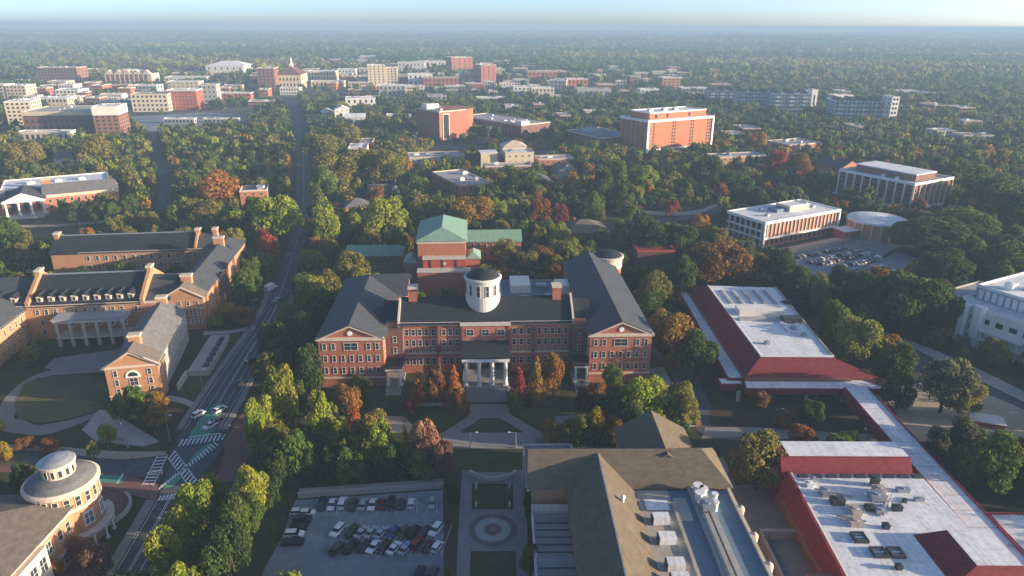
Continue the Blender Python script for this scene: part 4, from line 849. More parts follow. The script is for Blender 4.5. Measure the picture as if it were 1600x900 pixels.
MB().cyl(36, 21, 0, 29.6, 20.5, 30).build('wall', 'brick_red', o); MB().box(6, 30, 29, 22, 41, 34).build('roof_house', 'stucco_white', o)
o = flatblock('long_block', 'long dark brick building with a broad blue-grey flat roof right of the windowless tower', 'building', (9, 772, 0), 42, 44, 108, 13, 'brick_dark', 'membrane_grey', 3, 6, 18, 'cream', short='the long dark-roofed block', units=7)
box_part(o, 'roof_house', 'membrane_white', 4, 4, 13, 16, 14, 16.5)
o = flatblock('low_hall', 'wide dark hall with low blue-grey roofs left of the orange tower block', 'hall', (86, 690, 0), 30, 44, 62, 12, 'brick_dark', 'membrane_blue', 2, 6, 6, short='the dark low hall', units=4)
MB().lathe(16, 40, [(11, 12), (11, 15), (6, 17), (.1, 18)], 20).build('roof_drum', 'concrete_blue', o)
flatblock('low_block', 'low block with a pale grey-green flat roof behind dark trees', 'building', (-88, 600, 0), 12, 46, 26, 8, 'concrete', 'membrane_grey', 2, 9, 4, short='the grey-green roof', units=4)
o = flatblock('cream_block', 'cream walled block catching the sun with a small pavilion on its roof', 'building', (-6, 585, 0), 10, 24, 20, 15, 'stucco_cream', 'membrane_white', 3, 4, 3, short='the sunlit cream block', units=2)
box_part(o, 'wall', 'stucco_cream', -20, 4, 0, -6, 18, 15); box_part(o, 'roof', 'membrane_white', -20.3, 3.7, 15, -5.7, 18.3, 15.4); box_part(o, 'wall', 'brick_dark', -6, 6, 0, 0, 18, 11); MB().box(2, 22, 0, 22, 40, 17).build('wall', 'stucco_cream', o); MB().hip(2, 22, 22, 40, 17, 21, .8, 'x').build('roof', 'stone_cream', o)
o = flatblock('brick_wing', 'low orange brick wing with a flat roof right of the sunlit cream block', 'building', (22, 590, 0), 10, 30, 18, 9, 'brick_orange', 'membrane_grey', 2, 6, 3, 'white', short='the orange brick wing')
flatblock('dark_block', 'shaded brick building half hidden by trees below the sunlit cream block', 'building', (-22, 562, 0), 10, 38, 14, 8, 'brick_dark', 'membrane_grey', 2, 6, 2, units=1)
house('hip_roofed_house', 'broad single-storey house with a brown hipped roof beyond the hall rotunda', 'house', (30, 384, 0), 8, 26, 22, 4.6, 5, 'brick_brown', 'shingle_brown', 4, 3, short='the brown hip-roofed house')
house('cottage', 'small brick cottage with a grey hipped roof amid trees right of the avenue', 'house', (-106, 436, 0), 16, 16, 14, 5.6, 4.5, 'brick_orange', 'shingle_grey', 3, 2, short='the brick cottage')
flatblock('brick_annex', 'dark red brick annex with a flat top beyond the hall rotunda', 'annex', (63, 338, 0), 2, 19, 14, 8.4, 'brick_dark', 'red_tile', 2, 0, 0, par='red_brick_bright', units=0, short='the dark red annex')
o = flatblock('low_brick_block', 'low brick building with grey flat roof and orange end among autumn trees', 'building', (262, 672, 0), 25, 42, 30, 9, 'brick_orange', 'membrane_grey', 2, 7, 5, 'white', short='the low brick block', units=3)
flatblock('low_brick_block', 'thin white-edged brick building just right of the orange tower block', 'building', (176, 610, 0), 14, 48, 18, 8, 'brick_tan', 'membrane_grey', 2, 9, 3, 'white', short='the white-edged block', units=2)
house('grey_house', 'grey-roofed house with a lit orange gable behind the white-framed office', 'house', (262, 560, 0), 28, 24, 26, 9, 5, 'brick_orange', 'slate', 4, 4, hip=False, short='the grey-roofed house')
o = thing('garden_pavilion', 'small flat-topped pavilion with brick base on the tan plaza at the right', 'pavilion', tuple(P(1540, 662)), -20)
MB().box(-4.4, -2.6, 0, 4.4, 2.6, 1.6).build('wall', 'red_brick_bright', o); MB().box(-4.7, -2.9, 1.6, 4.7, 2.9, 1.9).build('roof', 'stucco_white', o)
# ---------------------------------------------------------------- downtown and other far buildings
def far(name, label, cat, x0, x1, yt, yb, depth, yaw, wall, roof, floors, nf, ns, style='dark', par='stone_cream', units=2, short=None, kind='flat', rh=4):
    pL = P(x0, yb); pR = P(x1, yb); W = float(np.linalg.norm((pR-pL)[:2]))/math.cos(R(yaw))
    lo, hi = 1, 90
    for _ in range(40):
        mdl = (lo+hi)/2
        if proj((pL+pR)/2+[0, 0, mdl])[1] > yt: lo = mdl
        else: hi = mdl
    H = lo
    base_rz = math.degrees(math.atan2((pR-pL)[1], (pR-pL)[0]))*0
    if kind == 'flat':
        return flatblock(name, label, cat, (float(pL[0]), float(pL[1]), 0), base_rz+yaw, W, depth, H, wall, roof, floors, nf, ns, style, par, short, units, ww=min(2.6, W/max(nf, 1)*.55), wh=H/max(floors, 1)*.5)
    return house(name, label, cat, (float(pL[0]), float(pL[1]), 0), base_rz+yaw, W, depth, H-rh*.3, rh, wall, roof, max(nf, 2), max(ns, 2), hip=(kind == 'hip'), short=short)
FB = [
 # left downtown
 ('brick_hotel', 'broad brown brick hotel slab standing above the trees at the far left', 'hotel', 63, 125, 106, 134, 40, 3, 'brick_brown', 'gravel_roof', 6, 12, 3, 'the far brown hotel'),
 ('gabled_apartments', 'peach and cream apartment block with a row of gables along its top', 'apartments', 166, 238, 116, 135, 40, 6, 'stone_cream', 'shingle_grey', 4, 10, 3, 'the gabled apartments'),
 ('cream_block', 'pale yellow block cut by the left frame edge', 'building', -30, 10, 133, 154, 30, 4, 'stucco_cream', 'membrane_white', 4, 5, 3, None),
 ('cream_block', 'pale yellow block with a stepped top, second from the left edge', 'building', 12, 43, 134, 154, 30, 4, 'stucco_cream', 'membrane_white', 4, 5, 3, None),
 ('brick_shop', 'little red brick block right of the pale yellow stepped block', 'shop', 51, 74, 138, 149, 22, 4, 'brick_red', 'membrane_grey', 2, 4, 2, None),
 ('white_warehouse', 'low building with a broad white roof behind the cream parking deck', 'building', 88, 124, 141, 153, 36, 5, 'stucco_white', 'membrane_white', 2, 6, 3, None),
 ('cream_tower', 'cream office tower at the left with its left side in shade', 'office', 14, 50, 160, 196, 34, 14, 'stucco_cream', 'membrane_white', 6, 5, 5, 'the cream office tower'),
 ('parking_deck', 'long dark parking deck under pale cream parapets between the cream and brick towers', 'parking deck', 42, 146, 176, 214, 60, 8, 'brick_dark', 'paving_light', 4, 12, 6, 'the long parking deck'),  # cream deck; shade on its front is put into the dark wall colour
 ('cream_office', 'cream office floor stretching behind the long parking deck', 'office', 52, 106, 154, 170, 30, 6, 'stucco_cream', 'membrane_white', 2, 9, 3, None),
 ('corner_tower', 'brick corner tower with two white top floors and a dark window column', 'tower', 152, 188, 168, 216, 34, 12, 'brick_brown', 'membrane_white', 8, 4, 5, 'the white-topped corner tower'),
 ('terrace_block', 'low cream terrace below the long parking deck', 'terrace', 30, 108, 207, 222, 14, 6, 'stone_cream', 'membrane_white', 1, 9, 2, None),
 ('orange_shop', 'small orange brick block under the gabled apartments', 'shop', 186, 206, 138, 151, 20, 4, 'brick_orange', 'membrane_grey', 2, 3, 2, None),
 ('blue_roof_store', 'long store with a bluish roof and white band right of the orange brick block', 'store', 207, 246, 134, 147, 30, 4, 'concrete_blue', 'membrane_white', 2, 7, 2, None),
 ('grey_apartments', 'grey-brown apartment block with its left end in shade', 'apartments', 208, 262, 148, 175, 34, 10, 'stone_cream', 'membrane_grey', 4, 8, 5, 'the grey-brown apartments'),
 ('red_apartments', 'red brick apartment block with white-framed windows below cream upper floors', 'apartments', 263, 309, 142, 172, 30, 6, 'red_brick_bright', 'membrane_white', 5, 8, 4, 'the red apartments'),
 ('cream_loft', 'cream loft block standing behind the red brick apartments', 'building', 262, 312, 128, 143, 26, 4, 'stucco_cream', 'membrane_white', 3, 7, 3, None),
 ('grey_loft', 'greenish grey block right of the red brick apartments', 'building', 312, 340, 133, 162, 26, 8, 'concrete', 'membrane_grey', 4, 4, 3, None),
 ('market_hall', 'low reddish market hall with a pale roof right of the greenish grey block', 'hall', 342, 392, 146, 158, 24, 4, 'brick_red', 'membrane_white', 2, 8, 2, None),
 ('arena', 'big white arena with a white canopy on the skyline', 'arena', 323, 382, 103, 120, 60, 4, 'stucco_white', 'membrane_white', 2, 6, 3, 'the white arena'),
 ('long_white_roof', 'low building with a long bright white roof left of the white arena', 'building', 258, 322, 121, 130, 40, 3, 'stucco_white', 'membrane_white', 1, 10, 2, None),
 ('bus_shelter', 'long white-roofed bus shelter in the grey lot below the grey-brown apartments', 'shelter', 256, 304, 186, 193, 9, 2, 'concrete', 'membrane_white', 1, 8, 1, None),
 ('bus_shelter', 'second white-roofed shelter in the grey lot, nearer the avenue', 'shelter', 318, 372, 186, 192, 9, 2, 'concrete', 'membrane_white', 1, 8, 1, None),
 # centre downtown
 ('brick_tower', 'square brick tower with its lower half in shade left of the pale church', 'tower', 405, 431, 107, 142, 40, 6, 'brick_brown', 'gravel_roof', 7, 4, 4, 'the square brick tower'),
 ('city_offices', 'long cream public building with flat roof right of the pale church', 'offices', 482, 525, 112, 132, 40, 4, 'stucco_cream', 'membrane_white', 3, 9, 3, 'the long cream offices'),
 ('cream_annex', 'low cream annex in front of the long cream public building', 'annex', 486, 538, 127, 136, 18, 3, 'stucco_cream', 'membrane_white', 1, 8, 2, None),
 ('flat_store', 'flat pale store right of the long cream public building on the skyline', 'store', 528, 556, 108, 118, 30, 3, 'stucco_white', 'membrane_white', 1, 5, 2, None),
 ('beige_tower', 'beige office tower with a lower right-hand wing rising over the centre', 'office', 576, 603, 102, 135, 30, 12, 'stucco_cream', 'membrane_white', 8, 4, 3, 'the beige tower'),
 ('tower_wing', 'peach wing attached right of the beige office tower', 'office', 604, 622, 106, 134, 24, 6, 'stone_cream', 'membrane_white', 7, 3, 2, None),
 ('low_offices', 'grey low-rise below the beige office tower', 'offices', 592, 634, 134, 150, 24, 6, 'concrete', 'membrane_white', 2, 6, 2, None),
 ('far_depot', 'long pale depot on the skyline left of the beige office tower', 'depot', 562, 588, 88, 96, 60, 3, 'stone_cream', 'membrane_white', 1, 4, 2, None),
 ('white_shops', 'row of white shops right of the beige office tower', 'shops', 622, 664, 98, 112, 40, 4, 'stucco_white', 'membrane_white', 2, 7, 2, None),
 ('white_shops', 'taller white shops nearer the dark-sided brick tower', 'shops', 666, 696, 96, 110, 40, 4, 'stucco_white', 'membrane_white', 2, 5, 2, None),
 ('white_loft', 'white loft with a brick base below the row of white shops', 'building', 638, 676, 116, 134, 30, 6, 'stucco_white', 'membrane_white', 2, 5, 3, None),
 ('brick_high_rise', 'brick high-rise with a dark left side on the centre skyline', 'tower', 706, 738, 90, 117, 44, 24, 'brick_red', 'gravel_roof', 8, 4, 5, 'the dark-sided high-rise'),
 ('red_tower', 'slim red brick tower with a shaded left wall right of the dark-sided high-rise', 'tower', 752, 775, 102, 132, 40, 24, 'brick_red', 'gravel_roof', 8, 3, 5, 'the slim red tower'),
 ('brick_range', 'long low red brick range below the dark-sided high-rise', 'building', 662, 716, 122, 136, 30, 6, 'brick_red', 'membrane_grey', 2, 8, 3, None),
 ('brick_range', 'long low red brick range left of the slim red tower', 'building', 718, 752, 116, 131, 30, 6, 'brick_red', 'membrane_grey', 2, 5, 3, None),
 ('white_hall', 'plain white hall among trees right of the avenue', 'hall', 541, 586, 154, 173, 26, 10, 'stucco_white', 'membrane_white', 2, 5, 3, 'the plain white hall'),
 ('low_white_block', 'low white block under trees left of the windowless brick tower', 'building', 604, 642, 180, 188, 14, 6, 'stucco_white', 'membrane_white', 1, 6, 2, None),
 ('blue_roof_block', 'block with a blue flat roof behind the windowless brick tower', 'building', 668, 698, 150, 162, 30, 6, 'concrete_blue', 'membrane_blue', 2, 4, 2, None),
 ('cream_store', 'low cream store in trees right of the windowless brick tower', 'store', 744, 790, 153, 163, 20, 6, 'stone_cream', 'membrane_white', 1, 7, 2, None),
 ('orange_school', 'orange brick school with a square raised end beyond the centre trees', 'school', 824, 870, 112, 128, 40, 6, 'brick_orange', 'gravel_roof', 2, 7, 3, 'the orange school'),
 ('peach_block', 'peach block with a dark right side below the orange school', 'building', 858, 884, 126, 143, 30, -8, 'stone_cream', 'membrane_white', 3, 4, 3, None),
 ('orange_block', 'orange block under a pale parapet right of the peach block', 'building', 886, 918, 124, 141, 30, 6, 'brick_orange', 'membrane_white', 2, 5, 3, None),
 ('pink_shops', 'pinkish shops with white roofs below the orange school', 'shops', 830, 866, 138, 152, 24, 6, 'stone_cream', 'membrane_white', 2, 6, 2, None),
 ('white_shop', 'white-roofed shop left of the pinkish shops', 'shop', 802, 829, 136, 149, 24, 6, 'stucco_white', 'membrane_white', 2, 4, 2, None),
 ('pink_high_rise', 'pinkish apartment block standing alone beyond the orange tower block', 'apartments', 1034, 1062, 122, 144, 30, 6, 'brick_tan', 'membrane_white', 5, 4, 3, 'the lone pinkish block'),
 ('white_range', 'long low white-roofed range left of the lone pinkish block', 'building', 1000, 1033, 140, 151, 24, 6, 'stucco_white', 'membrane_white', 2, 5, 2, None),
 ('white_range', 'long low white-roofed range right of the lone pinkish block', 'building', 1064, 1112, 138, 148, 24, 4, 'concrete', 'membrane_white', 2, 8, 2, None),
 ('green_roof_store', 'flat greenish store in trees left of the lone pinkish block', 'store', 902, 960, 140, 152, 26, 5, 'concrete', 'membrane_grey', 1, 7, 2, None),
 # right apartments
 ('apartment_block', 'blue-grey apartment block with white balconies, left end of the long right-hand row', 'apartments', 1104, 1148, 142, 166, 30, -4, 'concrete_blue', 'membrane_grey', 5, 9, 4, 'the blue-grey apartment row'),
 ('apartment_block', 'blue-grey apartment block in the middle of the long right-hand row', 'apartments', 1150, 1200, 144, 172, 30, -4, 'concrete_blue', 'membrane_grey', 5, 10, 4, None),
 ('apartment_block', 'blue-grey apartment block with sunlit gables, right of the row middle', 'apartments', 1202, 1262, 146, 176, 30, -4, 'concrete_blue', 'membrane_white', 5, 12, 4, None),
 ('white_stair_tower', 'narrow white tower ending the blue-grey apartment row', 'tower', 1265, 1274, 141, 173, 14, 6, 'stucco_white', 'membrane_white', 1, 1, 1, None),
 ('balcony_flats', 'pale flats with stacked white balconies right of the narrow white tower', 'apartments', 1300, 1386, 158, 190, 36, -6, 'concrete_blue', 'membrane_white', 5, 14, 5, 'the pale balcony flats'),
 ('white_end_tower', 'white end tower of the pale balcony flats', 'tower', 1387, 1399, 152, 194, 20, 8, 'stucco_white', 'membrane_white', 6, 2, 2, None),
 ('white_gable_house', 'sunlit white house in front of the pale balcony flats', 'house', 1300, 1332, 149, 166, 16, 8, 'stucco_white', 'membrane_white', 2, 4, 2, None),
 ('far_sheds', 'row of pale sheds right of the pale balcony flats', 'sheds', 1402, 1440, 143, 151, 30, 3, 'concrete_blue', 'membrane_white', 1, 6, 2, None),
 ('far_sheds', 'longest pale shed at the right end of the row of sheds', 'sheds', 1442, 1470, 146, 153, 30, 3, 'concrete_blue', 'membrane_white', 1, 5, 2, None),
 ('clinic', 'pale clinic with a flat roof between trees at the far right', 'clinic', 1462, 1496, 205, 216, 20, 6, 'stucco_white', 'membrane_grey', 2, 5, 2, None),
 ('grey_terrace', 'grey flat-roofed terrace at the far right edge of the trees', 'building', 1504, 1552, 212, 222, 20, 4, 'concrete_blue', 'membrane_grey', 1, 7, 2, None),
]
MEMO = {}
for (nm, lb, ct, x0, x1, yt, yb, dp, yaw, wl_, rf, fl, nf, ns, sh) in FB:
    MEMO[lb] = far(nm, lb, ct, x0, x1, yt, yb, dp, yaw, wl_, rf, fl, nf, ns, 'white' if 'red brick apartment' in lb or 'blue-grey' in lb else 'dark', 'stucco_white' if 'white' in rf else 'stone_cream', units=3, short=sh)
def top_of(o): return max(c.data.vertices[i].co.z for c in o.children if c.type == 'MESH' and c.name.startswith('parapet') for i in range(len(c.data.vertices)))
o = MEMO['brick corner tower with two white top floors and a dark window column']
Wd = max(v.co.x for c in o.children if c.name.startswith('wall') for v in c.data.vertices); h_ = top_of(o)
MB().box(-.3, -.3, h_-9, Wd+.3, 34.2, h_-.5).build('upper_storey', 'stucco_white', o)
o = MEMO['peach and cream apartment block with a row of gables along its top']; h_ = top_of(o)
Wd = max(v.co.x for c in o.children if c.name.startswith('wall') for v in c.data.vertices)
for k in range(5): MB().prism([(Wd*k/5+2, h_-.7), (Wd*(k+.8)/5+2, h_-.7), (Wd*(k+.4)/5+2, h_+7)], 'y', -.4, 10).build('gable', 'stone_cream', o)
for k in range(10): MB().box(Wd*k/10+1, -2, 0, Wd*k/10+2.2, .0, h_-.8).build('pilaster', 'brick_tan', o)
o = MEMO['long dark parking deck under pale cream parapets between the cream and brick towers']; h_ = top_of(o)
Wd = max(v.co.x for c in o.children if c.name.startswith('wall') for v in c.data.vertices)
MB().box(-.4, -.5, h_-4.2, Wd+.4, 0, h_-.9).box(Wd, 0, h_-4.2, Wd+.4, 60, h_-.9).build('fascia', 'stucco_cream', o)
o = MEMO['big white arena with a white canopy on the skyline']; h_ = top_of(o); MB().hip(4, 4, 90, 56, h_, h_+9, 2, 'x').build('canopy', 'white_paint', o)
for lb in ('blue-grey apartment block with white balconies, left end of the long right-hand row', 'blue-grey apartment block in the middle of the long right-hand row', 'blue-grey apartment block with sunlit gables, right of the row middle', 'pale flats with stacked white balconies right of the narrow white tower'):
    o = MEMO[lb]; h_ = top_of(o); Wd = max(v.co.x for c in o.children if c.name.startswith('wall') for v in c.data.vertices); n_ = max(3, int(Wd/14))
    for k in range(n_):
        x = Wd*(k+.5)/n_
        for j in range(4): MB().box(x-2.6, -1.8, h_*(j+.9)/5-.4, x+2.6, 0, h_*(j+.9)/5+1.0).build('balcony', 'white_paint', o)
    for k in range(n_): MB().prism([(Wd*(k+.15)/n_, h_-.7), (Wd*(k+.75)/n_, h_-.7), (Wd*(k+.45)/n_, h_+4)], 'y', -.3, 29).build('roof_gable', 'slate', o)
# pale church with spire
q = P(466, 140); o = thing('church', 'pale church with a dark red roof and slim white spire left of centre', 'church', (float(q[0])-38, float(q[1]), 0), 6, foot=[(-2, -2, 56, 74)], short='the pale church')
MB().box(0, 0, 0, 44, 70, 26).build('wall', 'stucco_cream', o); MB().hip(0, 0, 44, 70, 26, 40, 1, 'y').build('roof', 'brick_dark', o)
MB().box(19, 33, 30, 25, 39, 44).build('steeple', 'white_paint', o); MB().lathe(22, 36, [(2.6, 44), (2.0, 47), (2.0, 49), (.2, 55)], 10).build('spire', 'white_paint', o); wins(o, 'F', 0, lin(3, 41, 6), [8, 18], 2.6, 5, 'dark', False); wins(o, 'R', 44, lin(4, 66, 8), [8, 18], 2.6, 5, 'dark', False)
# white houses by the avenue
HS = [('white_house', 'white gabled house with grey roof, leftmost of the white cluster right of the avenue', 503, 522, 174, 186, 18, 20), ('white_house', 'largest white gabled house of the cluster right of the avenue', 524, 546, 170, 190, 22, 14), ('white_house', 'low white house, nearest and rightmost of the cluster right of the avenue', 540, 570, 182, 194, 18, 8),
      ('white_house', 'small white house half hidden by trees in the upper left', 86, 122, 244, 262, 16, 10), ('grey_cottage', 'grey-roofed cottage tucked in trees left of the square grey-roofed block', 610, 640, 292, 306, 14, 10), ('grey_cottage', 'grey-roofed cottage tucked in trees behind the brick cottage', 576, 606, 297, 308, 12, 10), ('pink_house', 'pale pink house among trees right of the square grey-roofed block', 830, 866, 284, 300, 20, 10), ('grey_house', 'grey house in trees right of the orange brick wing', 872, 902, 262, 280, 18, 10)]
for nm, lb, x0, x1, yt, yb, dp, yaw in HS:
    far(nm, lb, 'house', x0, x1, yt, yb, dp, yaw, 'stucco_white' if 'white' in lb else 'concrete' if 'grey' in lb else 'stone_cream', 'membrane_white' if nm == 'white_house' and x0 > 100 else 'shingle_grey', 2, 3, 2, kind='gable', rh=4)

# ---------------------------------------------------------------- cars
def car_meshes(kind):
    L_, W_, H_ = {'saloon': (4.6, 1.8, 1.42), 'suv': (4.7, 1.9, 1.75), 'pickup': (5.4, 1.95, 1.8), 'hatch': (4.0, 1.75, 1.5)}[kind]
    b = MB(); h = L_/2; w_ = W_/2; z0, z1 = .32, .62*H_
    prof = [(-h, z0+.1), (-h+.08, z1-.12), (-h+.5, z1), (h-1.1, z1), (h-.15, z1-.2), (h, z0+.25), (h-.1, z0)]
    b.prism([(p[0], p[1]) for p in [(-h, z0)]+prof], 'y', -w_, w_)
    if kind == 'pickup': cab = (-.3, 1.5, -.1, 1.0)
    elif kind == 'suv': cab = (-h+.15, 1.2, -h+.45, .55)
    elif kind == 'hatch': cab = (-h+.15, 1.0, -h+.5, .4)
    else: cab = (-h+.7, 1.1, -h+1.35, .35)
    x0, x1, X0, X1 = cab
    roof = MB().frus(X0-.02, -w_*.8, X1+.02, w_*.8, H_-.1, X0+.05, -w_*.74, X1-.05, w_*.74, H_)
    if kind == 'pickup':
        b2 = MB(); b2.box(-h+.15, -w_+.12, z1-.02, -.35, w_-.12, z1+.02, 0)
        for k in range(1): b.v, b.f, b.m = b.v, b.f, b.m
    b.v += []; n0 = len(b.v); b.add(roof.v, roof.f)
    g = MB().frus(x0, -w_*.93, x1, w_*.93, z1-.01, X0, -w_*.8, X1, w_*.8, H_-.09)
    wh = MB(); wh.add([(.33*math.cos(t), y, .33*math.sin(t)) for y in (-.11, .11) for t in [2*math.pi*i/10 for i in range(10)]], [tuple(range(10)), tuple(range(10, 20))[::-1]]+[(i, (i+1) % 10, 10+(i+1) % 10, 10+i) for i in range(10)])
    hl = MB().box(-.06, -.2, -.08, .05, .2, .08)
    return dict(body=b.mesh('body', 'car_paint'), glass=g.mesh('window', 'car_glass'), wheel=wh.mesh('wheel', 'tyre'), head=hl.mesh('headlight', 'car_light'), tail=hl.mesh('tail_light', 'car_taillight'), dim=(h, w_, z1))
CM = {k: car_meshes(k) for k in ('saloon', 'suv', 'pickup', 'hatch')}
CC = {'white': (.75,.75,.74), 'black': (.012,.012,.014), 'dark grey': (.05,.055,.06), 'silver': (.42,.44,.46), 'dark red': (.22,.015,.025), 'maroon': (.09,.015,.025), 'blue': (.03,.07,.22), 'dark green': (.02,.035,.022), 'pale blue': (.32,.42,.52), 'navy': (.015,.022,.06), 'olive': (.07,.07,.03)}
def car(loc, hd, kind, colr, label, group, full=True):
    m_ = CM[kind]; h, w_, z1 = m_['dim']
    o = thing('car', label, 'car', (float(loc[0]), float(loc[1]), float(loc[2]) if len(loc) > 2 else .1), hd, group)
    b = link('body', m_['body'], o); b.color = (*CC[colr], 1); link('window', m_['glass'], o)
    for sx in (-1, 1):
        for sy in (-1, 1): link('wheel', m_['wheel'], o, loc=(sx*h*.62, sy*(w_-.1), .33))
        if full: link('headlight', m_['head'], o, loc=(h-.08, sx*w_*.66, .62)); link('tail_light', m_['tail'], o, loc=(-h+.03, sx*w_*.66, .72))
    return o
ORD = ['first', 'second', 'third', 'fourth', 'fifth', 'sixth', 'seventh', 'eighth', 'ninth', 'tenth', 'eleventh', 'twelfth', 'thirteenth', 'fourteenth', 'fifteenth', 'sixteenth']
rows = [
 ('back row of the shaded lot', [(503,791,'navy','suv'),(519,791,'white','saloon'),(535,789,'white','suv'),(551,791,'dark grey','suv'),(567,791,'silver','saloon'),(582,791,'white','saloon'),(596,790,'dark red','saloon'),(611,790,'black','suv'),(627,790,'dark grey','saloon'),(643,789,'white','hatch'),(675,789,'silver','hatch')], 90),
 ('upper slanted row in the shaded lot', [(528,832,'white','suv'),(550,834,'dark green','suv'),(565,834,'silver','saloon'),(580,834,'silver','saloon'),(595,835,'pale blue','saloon'),(614,835,'blue','saloon'),(631,834,'olive','saloon'),(647,834,'black','suv'),(664,833,'dark grey','saloon'),(681,831,'white','suv')], 66),
 ('lower slanted row in the shaded lot', [(527,860,'dark grey','suv'),(549,858,'black','suv'),(570,856,'black','saloon'),(584,857,'white','saloon'),(600,857,'black','saloon'),(616,859,'white','saloon'),(633,860,'pale blue','saloon'),(652,852,'dark red','suv'),(670,856,'maroon','saloon'),(683,857,'white','hatch')], 66),
 ('left edge row of the shaded lot', [(466,803,'white','hatch'),(480,804,'white','hatch'),(473,815,'navy','suv'),(468,826,'black','saloon'),(460,838,'white','suv'),(458,850,'black','pickup')], 4),
 ('bottom edge of the shaded lot', [(655,899,'black','saloon'),(677,899,'dark grey','suv')], 80)]
for rn, cs, hd in rows:
    for i, (x, y, c, kd) in enumerate(cs):
        same = [j for j in range(len(cs)) if cs[j][2] == c]
        lb = '%s parked car in the %s' % (c, rn) if len(same) == 1 else '%s parked car, %s from left in the %s' % (c, ORD[i], rn)
        car(P(x, y), hd+rnd.uniform(-2, 2)+(180 if rnd.random() < .3 else 0), kd, c, lb, 'cars parked in the shaded lot')
# packed car park below the white framed office
C0, ang = np.array([143., 352.]), R(29); ux = np.array([math.cos(ang), math.sin(ang)]); uy = np.array([-math.sin(ang), math.cos(ang)])
for rw in range(4):
    n_ = 15-rw; lst = []
    for k in range(n_):
        p = C0+ux*(5+3.0*k+rw*2)-uy*(2+6.4*rw+(1.4 if rw % 2 else 0))
        if rnd.random() < .14: continue
        lst.append((p, rnd.choice(['white','silver','black','dark grey','dark red','white','blue','silver','black'])))
    for i, (p, c) in enumerate(lst):
        car((p[0], p[1], .1), 29+90+rnd.uniform(-3, 3), rnd.choice(['saloon','suv','hatch']), c, '%s car, %s from left, %s of packed car park by white-framed office' % (c, ORD[i], ['back row', 'second row', 'third row', 'front row'][rw]), 'cars in the packed car park', full=False)
for i, (x, y, c, kd, hd, lb) in enumerate([(311,650,'white','suv',62,'white car waiting left of the green bike box'),(344,643,'white','suv',62,'white car waiting right of the green bike box'),(329,668,'white','suv',242,'white car turning just below the green bike box'),(336,660,'black','saloon',62,'black car beside the green bike box'),(374,600,'dark grey','saloon',68,'dark grey car on the avenue by the tan college ramp'),(392,566,'black','suv',68,'black car on the avenue above the green bike box'),(420,520,'dark grey','suv',70,'dark grey car midway up the avenue'),(433,470,'white','saloon',75,'white car following the van up the avenue'),(452,400,'silver','saloon',80,'silver car on the avenue near the red tree'),(465,352,'dark grey','saloon',86,'dark grey car farthest up the avenue'),
   (1372,404,'white','suv',20,'white car leaving the packed car park'),(1358,398,'white','saloon',30,'white car by the exit of the packed car park'),(1378,420,'white','suv',10,'white car parked on the drive beyond the exit of the packed car park'),(1480,585,'silver','saloon',-38,'silver car on the right-hand street')]):
    q = P(x, y); car((q[0], q[1], .13), hd, kd, c, lb, 'cars on the streets', full=(y > 380))
q = P(423, 454); o = thing('delivery_van', 'white box van heading up the shaded avenue', 'van', (float(q[0]), float(q[1]), .13), 74)
MB().box(-3.6, -1.15, .7, 1.9, 1.15, 3.1).build('cargo_box', 'white_paint', o); MB().prism([(1.95, .5), (1.95, 2.2), (2.6, 2.15), (3.2, 1.35), (3.9, 1.2), (3.9, .5)], 'y', -1.05, 1.05).build('cab', 'white_paint', o); MB().prism([(2.62, 2.12), (3.2, 1.38), (3.26, 1.42), (2.68, 2.18)], 'y', -.95, .95).build('windscreen', 'car_glass', o)
for sx in (-2.4, 2.8):
    for sy in (-1, 1): link('wheel', CM['suv']['wheel'], o, loc=(sx, sy*1.02, .4)).scale = (1.2, 1.2, 1.2)

# ---------------------------------------------------------------- street lamps and signal poles
def lamp(x, y, label, h=9, hd=0, signal=False):
    q = P(x, y); o = thing('traffic_signal' if signal else 'street_lamp', label, 'traffic signal' if signal else 'street lamp', (float(q[0]), float(q[1]), .2), hd, 'poles along the streets')
    MB().cyl(0, 0, 0, .4, .35, 8).tube((0, 0, .3), (0, 0, h), .14, .08, 8).build('pole', 'metal_grey', o)
    MB().tube((0, 0, h-.15), (3.4 if signal else 1.8, 0, h+.1), .07, .05, 6).build('arm', 'metal_grey', o)
    if signal:
        for x_ in (2.0, 3.2): MB().box(x_-.18, -.2, h-1.1, x_+.18, .2, h-.05).build('signal_head', 'metal_dark', o)
    else: MB().box(1.5, -.18, h-.02, 2.3, .18, h+.16).build('lamp_head', 'metal_white', o)
for x, y, hd, sg, lb in ((266,690,-20,False,'grey street lamp left of the green bike box'),(200,700,-70,False,'leaning grey street lamp beside the cross street'),(352,700,160,True,'traffic signal at the right corner of the crossing'),(240,786,20,True,'traffic signal at the plaza corner of the crossing'),(318,614,-10,False,'street lamp by the left kerb near the tan college front gable'),(398,500,-10,False,'street lamp by the left kerb below the white van'),(1352,700,90,False,'lamp post on the tan plaza left of the pavilion'),(1210,662,0,False,'lamp post on the walk below the red mansard hall'),(735,700,0,False,'lamp post at the head of the garden path'),(806,700,180,False,'lamp post right of the garden path head')):
    lamp(x, y, lb, 9 if x < 700 else 5, hd, sg)
bn = [(744,762),(796,762),(744,790),(796,790)]
for i, (x, y) in enumerate(bn):
    q = P(x, y); o = thing('bench', '%s stone bench of the upper garden lawn' % ['far left', 'far right', 'near left', 'near right'][i], 'bench', (float(q[0]), float(q[1]), .13), 90, 'garden benches')
    MB().box(-1, -.25, .4, 1, .25, .52).build('seat', 'limestone', o)
    for s_ in (-.8, .8): box_part(o, 'leg', 'limestone', s_-.12, -.22, 0, s_+.12, .22, .4)
q = P(770, 745); o = thing('garden_wall', 'curved pale stone wall at the head of the garden', 'wall', (float(q[0]), float(q[1]), 0), 0)
